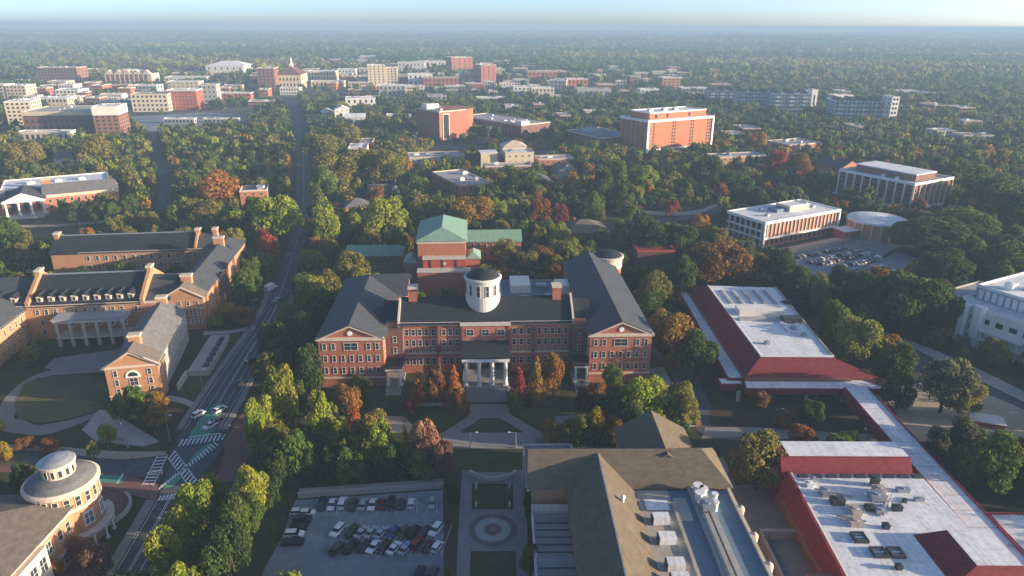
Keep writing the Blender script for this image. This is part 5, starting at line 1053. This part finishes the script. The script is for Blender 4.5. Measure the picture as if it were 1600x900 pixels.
MB().lathe(0, 6, [(7.4, 0), (7.4, 1.0), (8.0, 1.0), (8.0, 0)], 20, 0, 215, 325).build('wall', 'limestone', o); MB().lathe(0, 6, [(7.3, 1.0), (7.3, 1.15), (8.1, 1.15), (8.1, 1.0)], 20, 0, 215, 325).build('coping', 'paving_light', o)
q = P(580, 770); o = thing('lot_wall', 'pale concrete retaining wall along the back edge of the shaded lot', 'wall', tuple(map(float, P(466, 779)[:2]))+(0,), math.degrees(math.atan2(*(P(693, 763)-P(466, 779))[1::-1])))
Lw = float(np.linalg.norm(P(693, 763)-P(466, 779))); MB().box(0, 0, 0, Lw, .5, 1.5).build('wall', 'concrete', o); MB().box(-.1, -.1, 1.5, Lw+.1, .6, 1.65).build('coping', 'paving_light', o); MB().box(0, .6, 0, Lw, 2.6, 1.2).build('walkway', 'concrete', o)
q = P(668, 636); o = thing('lawn_wall', 'low pale wall under the left rust-coloured trees before the hall', 'wall', (float(q[0])-8, float(q[1]), 0), 2.8); MB().box(0, 0, 0, 16, .5, .9).build('wall', 'limestone', o); MB().box(-.1, -.1, .9, 16.1, .6, 1.0).build('coping', 'paving_light', o)

# more downtown blocks, each told by colour and order beside a landmark
rb = random.Random(12); WALLS = [('cream', 'stucco_cream', 'membrane_white'), ('white', 'stucco_white', 'membrane_white'), ('red brick', 'brick_red', 'membrane_grey'), ('orange brick', 'brick_orange', 'gravel_roof'), ('grey', 'concrete', 'membrane_white'), ('brown brick', 'brick_brown', 'membrane_grey'), ('pale stone', 'stone_cream', 'membrane_white')]
LMK = [('the far brown hotel', 95, 134), ('the gabled apartments', 200, 135), ('the white arena', 352, 120), ('the square brick tower', 418, 142), ('the pale church', 466, 140), ('the beige tower', 590, 135), ('the dark-sided high-rise', 722, 117), ('the slim red tower', 764, 132), ('the orange school', 847, 128), ('the lone pinkish block', 1048, 144), ('the windowless brick tower', 683, 212), ('the grey-brown apartments', 235, 175), ('the blue-grey apartment row', 1150, 170)]
def rect_of(x0, x1, yb, dp): a, b = P(x0, yb), P(x1, yb); return min(a[0], b[0])-3, max(a[0], b[0])+3, a[1]-5, a[1]+dp+4
taken = []
for q in BLOCKED:
    q = np.array(q); taken.append((q[:, 0].min(), q[:, 0].max(), q[:, 1].min(), q[:, 1].max()))
cand = []; tries = 0
while len(cand) < 225 and tries < 30000:
    tries += 1; u = rb.random()
    if u < .40: x, yb = rb.uniform(0, 470), rb.uniform(112, 176)
    elif u < .80: x, yb = rb.uniform(470, 830), rb.uniform(98, 150)
    elif u < .93: x, yb = rb.uniform(800, 1110), rb.uniform(112, 158)
    elif u < .965: x, yb = rb.uniform(1100, 1560), rb.uniform(140, 230)
    else: x, yb = rb.uniform(480, 940), rb.uniform(150, 300)
    wpx = rb.uniform(12, 34)*(.6+.4*(yb-90)/60); hp = rb.uniform(5, 12)*(.6+.5*(yb-90)/60); dp = rb.uniform(16, 34)
    a0, a1, c0, c1 = rect_of(x, x+wpx, yb, dp)
    if any(a0 < t[1] and a1 > t[0] and c0 < t[3] and c1 > t[2] for t in taken): continue
    taken.append((a0, a1, c0, c1)); cand.append((x, x+wpx, yb-hp, yb, dp, rb.choice(WALLS)))
bk = {}
for c in cand:
    xm = (c[0]+c[1])/2; l = min(LMK, key=lambda t: math.hypot(t[1]-xm, (t[2]-c[3])*2)); dx, dy = xm-l[1], c[3]-l[2]
    rel = ('left of' if dx < 0 else 'right of') if abs(dx) > abs(dy)*1.2 else ('behind' if dy < 0 else 'in front of')
    bk.setdefault((c[5][0], rel, l[0]), []).append(c)
for (cl, rel, l), lst in bk.items():
    lst.sort(key=lambda c: c[0])
    for i, c in enumerate(lst):
        pre = 'lone' if len(lst) == 1 else 'leftmost' if i == 0 else 'rightmost' if i == len(lst)-1 else ORD[i]
        far('town_block', '%s low %s town block %s %s' % (pre, cl, rel, l), 'building', c[0], c[1], c[2], c[3], c[4], rb.choice([4, 5, 6, 8]), c[5][1], c[5][2], max(1, int((c[3]-c[2])/4)), max(3, int((c[1]-c[0])/4)), 2, units=2)
# ---------------------------------------------------------------- trees
TC = {'dark green': (0.052, 0.086, 0.031), 'green': (0.088, 0.137, 0.034), 'yellow-green': (0.195, 0.240, 0.039), 'olive': (0.163, 0.163, 0.047), 'yellow': (0.420, 0.338, 0.033), 'golden': (0.403, 0.221, 0.039), 'orange': (0.420, 0.163, 0.039), 'rust': (0.273, 0.107, 0.042), 'red': (0.416, 0.046, 0.058), 'maroon': (0.195, 0.036, 0.044), 'brown': (0.169, 0.107, 0.065), 'pinkish': (0.416, 0.195, 0.143), 'grey-green': (0.098, 0.122, 0.075)}
for k_ in ('dark green', 'green', 'grey-green', 'olive', 'yellow-green'):
    TC[k_] = (TC[k_][0]*1.3, TC[k_][1]*1.2, TC[k_][2])
for k_ in ('golden', 'orange', 'rust', 'red', 'maroon', 'pinkish', 'yellow'):
    TC[k_] = tuple(c*.72+o*.28*.8 for c, o in zip(TC[k_], TC['olive']))
def leaf_cloud(seed, shape, nq, size, asp):
    r_ = np.random.RandomState(seed); pts = []; nrm = []
    if shape == 'broad':
        lobes = [(np.array([0, 0, asp*.54]), np.array([.66, .66, asp*.42]))]
        for k in range(19):
            t = r_.rand()*6.283; el = r_.uniform(-.8, 1.0); rr = .66*math.sqrt(max(0, 1-max(el, 0)**2*.8))*r_.uniform(.75, 1.1)
            lobes.append((np.array([rr*math.cos(t), rr*math.sin(t), asp*(.55+.34*el)]), np.array([1, 1, .85])*r_.uniform(.26, .44)))
    elif shape == 'cone':
        lobes = []
        for k in range(26):
            z = (k/26)**.85; t = k*2.4+r_.rand(); rr = (1-z)*.66*r_.uniform(.6, 1.1)
            lobes.append((np.array([rr*math.cos(t), rr*math.sin(t), asp*(.12+.84*z)]), np.array([1, 1, 1.25])*(.12+.30*(1-z))*r_.uniform(.8, 1.2)))
    else:
        lobes = [(np.array([0, 0, asp*.52]), np.array([.6, .6, asp*.38]))]
        for k in range(16):
            z = r_.uniform(.1, .95); t = k*2.4; rr = .62*math.sin(math.pi*min(1, .12+z*.82))**.8
            lobes.append((np.array([rr*math.cos(t), rr*math.sin(t), asp*(.16+.76*z)]), np.array([1, 1, 1.3])*r_.uniform(.2, .36)))
    wts = np.array([l[1][0]*l[1][2] for l in lobes]); wts[0] *= .55 if shape != 'cone' else 1; wts /= wts.sum()
    ch = r_.choice(len(lobes), nq, p=wts)
    d = r_.normal(size=(nq, 3)); d[:, 2] += .25; d /= np.linalg.norm(d, axis=1)[:, None]
    c = np.array([l[0] for l in lobes])[ch]; a = np.array([l[1] for l in lobes])[ch]
    p = c+d*a*(1-.35*r_.rand(nq, 1)**2)
    nn = d*.8+r_.normal(size=(nq, 3))*.55; nn /= np.linalg.norm(nn, axis=1)[:, None]
    u = np.cross(nn, r_.normal(size=(nq, 3))); u /= np.linalg.norm(u, axis=1)[:, None]; v = np.cross(nn, u)
    s = size*r_.uniform(.6, 1.3, (nq, 1)); s2 = s*r_.uniform(.55, 1.0, (nq, 1))
    q = np.stack([p-u*s-v*s2*.3, p-u*s*.2-v*s2, p+u*s+v*s2*.25, p+u*s*.1+v*s2], 1)
    q[:, :, 2] /= asp; return q
def quads_mesh(name, q, mats):
    n = len(q); me = bpy.data.meshes.new(name); me.vertices.add(n*4); me.vertices.foreach_set('co', q.reshape(-1).astype(np.float32))
    me.loops.add(n*4); me.loops.foreach_set('vertex_index', np.arange(n*4, dtype=np.int32)); me.polygons.add(n); me.polygons.foreach_set('loop_start', np.arange(0, n*4, 4, dtype=np.int32))
    try: me.polygons.foreach_set('loop_total', np.full(n, 4, np.int32))
    except Exception: pass
    me.materials.append(M(mats)); me.update(); me.validate(); return me
ASP = {'broad': 1.9, 'cone': 3.2, 'oval': 2.4}
CROWN = {k: [quads_mesh('crown', leaf_cloud(10*i+len(k), k, n, sz, ASP[k]), 'leaves') for i in range(nv)] for k, n, sz, nv in (('broad', 4600, .062, 6), ('cone', 2800, .07, 3), ('oval', 3400, .066, 4))}
def trunk_mesh(seed, shape):
    r_ = random.Random(seed); b = MB(); top = .62 if shape == 'broad' else .9
    b.tube((0, 0, 0), (.02, .01, .25), .085, .06, 8); b.tube((.02, .01, .25), (0, .03, top), .06, .015, 6)
    for k in range(5):
        t = k*1.3+r_.random(); b.tube((.015, .01, .24+.05*k), (.55*math.cos(t), .55*math.sin(t), .48+.06*k), .03, .008, 5)
    return b.mesh('trunk', 'bark')
TRUNK = {k: trunk_mesh(len(k), k) for k in ASP}
# footprint raster
GX0, GY0, GW, GH = -1000, 60, 2000, 1500
BLK = np.zeros((GH, GW), bool)
def fill(poly):
    p = np.array(poly); x0, y0 = np.floor(p.min(0)).astype(int)-1; x1, y1 = np.ceil(p.max(0)).astype(int)+2
    x0 = max(x0, GX0); y0 = max(y0, GY0); x1 = min(x1, GX0+GW); y1 = min(y1, GY0+GH)
    if x1 <= x0 or y1 <= y0: return
    X, Y = np.meshgrid(np.arange(x0, x1)+.5, np.arange(y0, y1)+.5); ins = np.zeros(X.shape, bool); j = len(p)-1
    for i in range(len(p)):
        xi, yi = p[i]; xj, yj = p[j]
        if yi != yj: ins ^= ((yi > Y) != (yj > Y)) & (X < (xj-xi)*(Y-yi)/(yj-yi)+xi)
        j = i
    BLK[y0-GY0:y1-GY0, x0-GX0:x1-GX0] |= ins
BLOCKED.append([tuple(P(*p)[:2]) for p in ((452,748),(696,735),(696,770),(458,786))])
BLOCKED.append([tuple(P(*p)[:2]) for p in ((1185,402),(1330,352),(1420,384),(1405,440),(1300,446),(1235,440))])
for q in BLOCKED: fill(q)
D3 = BLK.copy()
for _ in range(3):
    e = D3.copy(); e[1:] |= D3[:-1]; e[:-1] |= D3[1:]; e[:, 1:] |= D3[:, :-1]; e[:, :-1] |= D3[:, 1:]; D3 = e
def blocked(x, y, wide=True):
    i, j = int(y-GY0), int(x-GX0)
    return 0 <= i < GH and 0 <= j < GW and bool((D3 if wide else BLK)[i, j])
# trees picked out of the photograph: x, top, base, width in pixels, colour, shape
TL = [
 (440,500,580,60,'dark green','broad'),(474,492,575,58,'dark green','broad'),(482,540,628,56,'dark green','broad'),(447,545,620,46,'dark green','oval'),(500,470,540,40,'dark green','oval'),(455,470,535,40,'green','oval'),
 (420,612,705,62,'yellow-green','oval'),(448,576,690,58,'yellow-green','oval'),(470,592,645,32,'green','oval'),(405,628,720,40,'yellow-green','oval'),(440,655,735,50,'olive','oval'),
 (506,614,705,42,'yellow-green','oval'),(498,605,668,24,'olive','cone'),(556,612,676,28,'orange','cone'),(532,650,712,44,'yellow-green','oval'),(523,630,690,30,'olive','oval'),
 (600,655,742,56,'yellow-green','oval'),(636,662,738,30,'yellow','cone'),(664,656,742,48,'pinkish','broad'),(575,678,745,48,'green','broad'),(690,690,752,44,'brown','broad'),(545,700,760,46,'green','broad'),(470,680,755,50,'green','broad'),(490,705,758,36,'dark green','broad'),(610,695,752,46,'dark green','broad'),(660,702,750,42,'olive','broad'),(563,700,754,44,'dark green','broad'),(520,700,754,40,'dark green','broad'),
 (312,752,835,58,'yellow-green','broad'),(340,738,805,44,'yellow-green','broad'),(268,818,905,56,'yellow-green','broad'),(293,785,860,50,'yellow-green','broad'),(402,732,812,58,'yellow-green','broad'),(372,775,870,62,'green','broad'),(396,770,838,44,'green','broad'),(368,815,910,60,'dark green','broad'),(340,850,930,56,'green','broad'),(374,834,888,34,'green','broad'),(424,742,800,40,'dark green','broad'),(440,700,762,44,'dark green','broad'),
 (656,576,636,30,'orange','cone'),(682,570,634,36,'rust','oval'),(710,568,634,38,'orange','cone'),(718,602,655,34,'rust','oval'),(810,572,632,38,'red','cone'),(838,555,626,34,'golden','cone'),(864,555,622,38,'orange','oval'),(909,606,650,30,'maroon','oval'),(803,612,648,26,'olive','broad'),(640,620,652,24,'maroon','broad'),
 (1000,590,672,76,'yellow-green','broad'),(958,604,672,56,'dark green','broad'),(930,640,694,36,'yellow','oval'),(905,648,694,34,'yellow-green','broad'),(962,652,698,40,'golden','broad'),(862,656,690,34,'golden','broad'),(890,655,694,30,'olive','broad'),(985,625,690,50,'dark green','broad'),
 (1055,486,578,76,'golden','broad'),(1085,520,592,60,'dark green','broad'),(1022,420,490,62,'olive','broad'),(1115,376,452,108,'rust','broad'),(1060,400,470,50,'dark green','broad'),(1010,455,510,50,'dark green','broad'),
 (422,360,412,38,'red','broad'),(434,290,380,78,'yellow-green','broad'),(350,270,325,72,'orange','broad'),(322,310,352,56,'olive','broad'),(298,314,348,44,'olive','broad'),(395,400,465,48,'green','oval'),(360,475,505,40,'golden','broad'),(382,480,508,34,'orange','broad'),(340,490,512,26,'yellow-green','broad'),(490,428,494,48,'yellow-green','broad'),(512,318,388,52,'yellow-green','oval'),(552,390,455,60,'olive','broad'),(520,425,480,46,'olive','broad'),(602,310,378,72,'yellow-green','broad'),(662,312,352,58,'olive','broad'),(740,306,358,76,'golden','broad'),(626,356,412,36,'green','oval'),(787,370,412,38,'olive','broad'),(888,372,415,46,'yellow-green','broad'),(842,312,362,42,'rust','broad'),(872,318,360,34,'maroon','broad'),(815,262,316,62,'green','broad'),
 (528,212,295,80,'olive','broad'),(565,205,285,66,'olive','broad'),(602,228,292,62,'olive','broad'),(500,190,255,62,'olive','broad'),(540,180,232,50,'olive','broad'),(505,260,320,46,'green','broad'),(640,270,312,44,'dark green','broad'),
 (965,250,312,42,'green','oval'),(1002,258,308,54,'yellow-green','oval'),(940,262,322,40,'dark green','oval'),(928,300,352,34,'green','oval'),(1045,280,316,24,'yellow-green','cone'),(1075,286,318,26,'yellow-green','cone'),(980,300,345,34,'green','oval'),(1048,314,338,28,'red','broad'),(1180,205,242,34,'golden','broad'),(1242,240,288,50,'rust','broad'),(1210,235,275,36,'red','broad'),(1298,310,332,30,'orange','broad'),(1100,240,292,56,'dark green','broad'),(1150,265,310,54,'dark green','broad'),(1010,345,402,60,'dark green','broad'),(1060,350,402,56,'dark green','broad'),
 (1445,338,395,120,'dark green','broad'),(1505,326,380,84,'green','broad'),(1560,268,330,80,'green','broad'),(1500,250,305,80,'green','broad'),(1275,440,496,34,'olive','oval'),(1330,500,572,88,'olive','broad'),(1468,560,645,80,'grey-green','broad'),(1410,430,520,110,'dark green','broad'),(1350,425,500,80,'dark green','broad'),(1450,440,520,80,'dark green','broad'),(1470,390,450,90,'dark green','broad'),(1180,682,765,84,'olive','broad'),(1535,675,765,92,'green','broad'),(1585,682,760,70,'dark green','broad'),(1215,390,450,60,'dark green','broad'),(1250,420,470,54,'dark green','broad'),(1555,380,440,90,'dark green','broad'),(1265,625,668,44,'dark green','broad'),(1580,300,360,70,'dark green','broad'),(1400,590,640,50,'dark green','broad'),(1497,592,652,54,'olive','broad'),(1392,535,605,60,'dark green','broad'),(1225,470,520,40,'dark green','broad'),(1345,470,530,60,'dark green','broad'),(1300,470,540,50,'green','broad'),(1502,545,575,26,'green','broad'),
 (215,600,650,36,'green','broad'),(190,618,660,34,'green','broad'),(235,628,662,34,'green','broad'),(172,660,694,26,'yellow-green','broad'),(148,690,718,22,'olive','oval'),(12,690,720,22,'yellow','oval'),(80,686,704,30,'orange','broad'),(40,684,704,30,'rust','broad'),(130,838,878,34,'pinkish','broad'),(88,872,910,30,'orange','broad'),(160,850,905,50,'brown','broad'),
 (180,318,352,30,'green','oval'),(150,322,352,28,'green','oval'),(120,325,352,28,'grey-green','oval'),(10,335,388,56,'green','broad'),(170,300,340,40,'olive','oval'),(235,330,362,40,'olive','broad'),(205,302,342,30,'green','oval'),(45,210,270,60,'olive','broad'),(150,205,262,60,'olive','broad'),
 (832,760,812,30,'dark green','broad'),(838,830,868,26,'maroon','broad'),(828,850,905,36,'green','oval'),(708,752,790,26,'dark green','oval'),(1225,640,668,26,'golden','broad'),(1185,612,640,30,'rust','broad')]
SPEC = []
def spec_px(x, yt, yb, wpx, c, sh):
    q = P(x, yb); s_ = FPX/proj(q)[2]; r_ = wpx/s_/2
    lo, hi = 2, 40
    for _ in range(30):
        mdl = (lo+hi)/2
        if proj(q+[0, 0, mdl])[1] > yt: lo = mdl
        else: hi = mdl
    SPEC.append([float(q[0]), float(q[1]), r_, min(lo, 27), c, sh, True])
for t in TL: spec_px(*t)
def region_colour(x, y, r_):
    px, py, _ = proj((x, y, 5)); u = r_.random()
    if py < 215: return r_.choice(['dark green', 'green', 'green', 'olive', 'grey-green', 'dark green'])
    if px > 1150: return 'rust' if u < .08 else 'golden' if u < .12 else r_.choice(['dark green', 'dark green', 'green', 'grey-green', 'olive'])
    if px < 480: return 'golden' if u < .05 else r_.choice(['dark green', 'green', 'olive', 'olive', 'green', 'yellow-green'])
    return 'rust' if u < .09 else 'golden' if u < .14 else r_.choice(['dark green', 'green', 'olive', 'olive', 'dark green', 'yellow-green'])
rt_ = random.Random(21); occ = {}
def near_any(x, y, r_):
    i, j = int(x//10), int(y//10)
    for a in (-1, 0, 1):
        for b in (-1, 0, 1):
            for (X, Y, RR) in occ.get((i+a, j+b), ()):
                if (X-x)**2+(Y-y)**2 < (.75*(RR+r_))**2: return True
    return False
for s_ in SPEC: occ.setdefault((int(s_[0]//10), int(s_[1]//10)), []).append((s_[0], s_[1], s_[2]))
THIN = [[tuple(P(*p)[:2]) for p in q] for q in ([(0,150),(470,125),(470,170),(195,200),(0,230)], [(470,120),(1000,120),(1000,160),(480,165)], [(1100,640),(1300,640),(1330,676),(1110,672)], [(1100,690),(1230,690),(1290,860),(1290,930),(1210,930)], [(0,676),(260,690),(262,708),(0,706)], [(840,720),(1130,715),(1225,930),(830,930)], [(640,215),(870,215),(880,262),(640,262)],[(580,618),(920,610),(920,690),(580,690)])]
def inside(poly, x, y):
    r_ = False; j = len(poly)-1
    for i in range(len(poly)):
        if (poly[i][1] > y) != (poly[j][1] > y) and x < (poly[j][0]-poly[i][0])*(y-poly[i][1])/(poly[j][1]-poly[i][1])+poly[i][0]: r_ = not r_
        j = i
    return r_
y = 112.0; far_list = []
while y < 1500:
    sp = 8.2 if y < 560 else 9.6 if y < 900 else 11
    x = -(.80*y+30)
    while x < .80*y+70:
        X = x+rt_.uniform(-.42, .42)*sp; Y = y+rt_.uniform(-.42, .42)*sp; x += sp
        if blocked(X, Y): continue
        if Y < 700 and any(blocked(X+a*3.2, Y+b_*3.2, False) for a, b_ in ((1,0),(-1,0),(0,1),(0,-1))): continue
        if any(inside(q, X, Y) for q in THIN) and rt_.random() < (.86 if Y > 600 else .9): continue
        if rt_.random() < .05: continue
        r_ = rt_.uniform(3.2, 6.2)*(1 if y < 900 else 1.12)
        if Y < 620 and near_any(X, Y, r_*.8): continue
        occ.setdefault((int(X//10), int(Y//10)), []).append((X, Y, r_))
        SPEC.append([X, Y, r_, r_*rt_.uniform(1.7, 2.7), region_colour(X, Y, rt_), 'oval' if rt_.random() < .3 else 'broad', False])
    y += sp
def shown(s_):
    px, py, wd = proj((s_[0], s_[1], s_[3]*.5)); R_ = s_[2]*FPX/wd
    if wd < 5 or px < -R_*.3 or px > 1600+R_*.3 or py < 0 or py > 900+R_*.6: return 0
    return s_[2]*s_[3]/wd**2*(4 if s_[6] else 1)
SPEC.sort(key=shown, reverse=True)
NEAR, REST = SPEC[:296], SPEC[296:]
NEAR = [s_ for s_ in NEAR if shown(s_) > 0]
# labels: colour, form and nearest landmark, told apart by their order from left to right
LANDMARKS += [('the shaded car lot', *P(570, 830)[:2]), ('the garden circle', *P(770, 828)[:2]), ('the crossing', *P(290, 720)[:2]), ('the right-hand street', *P(1480, 590)[:2]), ('the packed car park', *P(1310, 400)[:2]), ('the hall portico', *P(760, 630)[:2]), ('the avenue', *P(440, 440)[:2]), ('the upper avenue', *P(472, 300)[:2]), ('the far avenue', *P(468, 210)[:2]), ('the side street', *P(255, 290)[:2]), ('the oval lawn', *P(100, 620)[:2]), ('the loop walk', *P(760, 685)[:2])]
buckets = {}
for s_ in NEAR:
    px, py, wd = proj((s_[0], s_[1], 0)); best = min(LANDMARKS, key=lambda l: math.hypot(l[1]-s_[0], l[2]-s_[1]))
    lx = proj((best[1], best[2], 0)); dx, dy = px-lx[0], py-lx[1]
    rel = ('left of' if dx < 0 else 'right of') if abs(dx) > abs(dy)*1.1 else ('behind' if dy < 0 else 'in front of')
    size = 'conical' if s_[5] == 'cone' else 'slender' if s_[5] == 'oval' else 'large' if s_[2] > 6.5 else 'small' if s_[2] < 3.6 else 'round'
    buckets.setdefault((size, s_[4], rel, best[0]), []).append((px, s_))
for (size, c, rel, lm), lst in buckets.items():
    lst.sort(key=lambda t: t[0]); n_ = len(lst)
    for i, (px, s_) in enumerate(lst):
        if n_ == 1: lb = 'lone %s %s tree %s %s' % (size, c, rel, lm)
        elif i == 0: lb = 'leftmost %s %s tree %s %s' % (size, c, rel, lm)
        elif i == n_-1: lb = 'rightmost %s %s tree %s %s' % (size, c, rel, lm)
        else: lb = '%s %s tree %s %s, %s from the left' % (size, c, rel, lm, ORD[min(i, 15)])
        s_.append(lb)
for k, s_ in enumerate(NEAR):
    x, y, r_, h_, c, sh, _, lb = s_
    o = thing('tree', lb, 'tree', (x, y, 0), 0, group='trees among the buildings')
    v_ = CROWN[sh]; cr = link('crown', v_[k % len(v_)], o, rz=rt_.uniform(0, 6.28)); cr.scale = (r_*rt_.uniform(.95, 1.12), r_*rt_.uniform(.95, 1.12), h_)
    j = rt_.uniform(.85, 1.15); cr.color = (TC[c][0]*j*rt_.uniform(.92, 1.08), TC[c][1]*j*rt_.uniform(.94, 1.06), TC[c][2]*j, 1)
    tr = link('trunk', TRUNK[sh], o); tr.scale = (r_*.8, r_*.8, h_)
# the woods beyond and between: one mass
def mass(name, specs, bases, label):
    r_ = np.random.RandomState(5); out = []; tint = []
    A = np.array([[s_[0], s_[1], s_[2], s_[3]] for s_ in specs]); C_ = np.array([TC[s_[4]] for s_ in specs]); zt = np.maximum(terr(A[:, 0], A[:, 1]), 0)
    for bi, bq in enumerate(bases):
        idx = np.arange(bi, len(A), len(bases)); 
        if not len(idx): continue
        a = A[idx]; t = r_.rand(len(idx))*6.283; c, s = np.cos(t), np.sin(t)
        q = bq[None]; X = (q[..., 0]*c[:, None, None]-q[..., 1]*s[:, None, None])*a[:, 2, None, None]+a[:, 0, None, None]
        Y = (q[..., 0]*s[:, None, None]+q[..., 1]*c[:, None, None])*a[:, 2, None, None]+a[:, 1, None, None]
        Z = q[..., 2]*a[:, 3, None, None]+zt[idx][:, None, None]
        out.append(np.stack([X, Y, Z], -1).reshape(-1, 4, 3))
        cc = C_[idx]*r_.uniform(.8, 1.2, (len(idx), 1)); tint.append(np.repeat(cc, q.shape[1]*4 if q.ndim == 4 else bq.shape[0]*4, axis=0))
    Q = np.concatenate(out); T = np.concatenate(tint); me = quads_mesh(name, Q, 'leaves_far')
    at = me.attributes.new('tint', 'FLOAT_COLOR', 'POINT'); at.data.foreach_set('color', np.concatenate([T, np.ones((len(T), 1))], 1).reshape(-1).astype(np.float32))
    o = link(name, me, kind='stuff'); o['label'] = label; return o
n1 = [s_ for s_ in REST if s_[1] < 620]; n2 = [s_ for s_ in REST if s_[1] >= 620]
mass('woods', n1, [leaf_cloud(40+i, ['broad', 'oval'][i % 2], 420, .16, 1.9) for i in range(6)], 'smaller autumn trees crowding between the campus buildings')
mass('woods', n2, [leaf_cloud(60+i, 'broad', 90, .30, 1.8) for i in range(6)], 'mixed green woods between the far downtown buildings')
for i in range(26):
    fy = rt_.uniform(2300, 6500); fx = rt_.uniform(-.75, .75)*fy; fw_, fd_ = rt_.uniform(60, 220)*fy/3000, rt_.uniform(40, 130)*fy/3000
    mb = MB(); g_ = [(fx+fw_*u, fy+fd_*v) for v in np.linspace(-1, 1, 5) for u in np.linspace(-1, 1, 5)]
    mb.add([(X, Y, max(0, float(terr(X, Y)))+4.5) for X, Y in g_], [(r*5+c, r*5+c+1, r*5+c+6, r*5+c+5) for r in range(4) for c in range(4)])
    link('field', mb.mesh('field', mat('field', (.20, .18, .09), .3, .01, .95, col2=(.12, .14, .05))), kind='structure'); BLOCKED.append([(fx-fw_, fy-fd_), (fx+fw_, fy-fd_), (fx+fw_, fy+fd_), (fx-fw_, fy+fd_)])
far_specs = []; y = 1500.0
while y < 9000:
    sp = max(12, y/130); x = -(.80*y+60)
    while x < .80*y+60:
        X = x+rt_.uniform(-.5, .5)*sp; Y = y+rt_.uniform(-.5, .5)*sp; x += sp
        if 0 <= int(Y-GY0) < GH and blocked(X, Y): continue
        if Y < 2600 and any(abs(X-l[0]) < 0 for l in ()): continue
        k = math.sin(X/420+math.sin(Y/530)*1.4)+math.sin(Y/260+X/900)
        if rt_.random() < (.06 if k < .9 else .75): continue
        r_ = sp*rt_.uniform(.4, .9); h_ = rt_.uniform(10, 17)+(r_-8)*.3
        k2 = math.sin(X/260+2*math.sin(Y/410))+math.sin(Y/190+X/350)+rt_.uniform(-.8, .8)
        far_specs.append([X, Y, r_, h_, rt_.choice(['dark green', 'dark green', 'green']) if k2 < -.3 else rt_.choice(['green', 'olive', 'grey-green']) if k2 < .9 else rt_.choice(['olive', 'brown', 'yellow-green']), 'broad', False])
    y += sp*.9
BB = []
for b_ in BLOCKED:
    p = np.array(b_); 
    if p[:, 1].max() > 1500: BB.append((p[:, 0].min()-8, p[:, 0].max()+8, p[:, 1].min()-45, p[:, 1].max()+8))
far_specs = [s_ for s_ in far_specs if not (any(a < s_[0] < b and c < s_[1] < d for a, b, c, d in BB))]
mass('forest', far_specs, [leaf_cloud(80+i, 'broad', 16, .62, 1.4) for i in range(6)], 'far rolling forest fading into blue haze')
print('trees', max(len(v) for v in buckets.values()), len(NEAR), len(n1), len(n2), len(far_specs))
# ---------------------------------------------------------------- the air
hb = MB().box(-60000, -500, -1.2, 60000, 60000, 117.5); hm = bpy.data.materials.new('haze'); hm.use_nodes = True; n = hm.node_tree.nodes
n.remove(n['Principled BSDF']); pv = n.new('ShaderNodeVolumePrincipled'); pv.inputs['Color'].default_value = (.31, .47, .64, 1); pv.inputs['Density'].default_value = HAZE; pv.inputs['Anisotropy'].default_value = 0
hm.node_tree.links.new(pv.outputs[0], n['Material Output'].inputs['Volume'])
link('haze', hb.mesh('haze', hm), kind='stuff')

# fallen leaves under the autumn trees
lr = np.random.RandomState(9); LQ_, LT_ = [], []
for s_ in NEAR:
    if s_[4] in ('golden', 'yellow', 'orange', 'rust', 'red', 'maroon', 'yellow-green', 'pinkish'):
        n_ = 90; ang = lr.rand(n_)*6.283; rad = s_[2]*1.5*np.sqrt(lr.rand(n_)); X = s_[0]+rad*np.cos(ang); Y = s_[1]+rad*np.sin(ang); a = lr.rand(n_)*6.283; z = .26+lr.rand(n_)*.05
        dx, dy = np.cos(a)*.22, np.sin(a)*.22
        LQ_.append(np.stack([np.stack([X-dx, Y-dy, z], -1), np.stack([X+dy, Y-dx, z+.05], -1), np.stack([X+dx, Y+dy, z+.02], -1), np.stack([X-dy, Y+dx, z], -1)], 1)); LT_.append(np.tile(np.array(TC[s_[4]])*.8, (n_*4, 1)))
me = quads_mesh('fallen_leaves', np.concatenate(LQ_), 'leaves_far'); T = np.concatenate(LT_); at = me.attributes.new('tint', 'FLOAT_COLOR', 'POINT'); at.data.foreach_set('color', np.concatenate([T, np.ones((len(T), 1))], 1).reshape(-1).astype(np.float32))
link('fallen_leaves', me, kind='stuff')['label'] = 'fallen autumn leaves scattered on grass and paving under the trees'
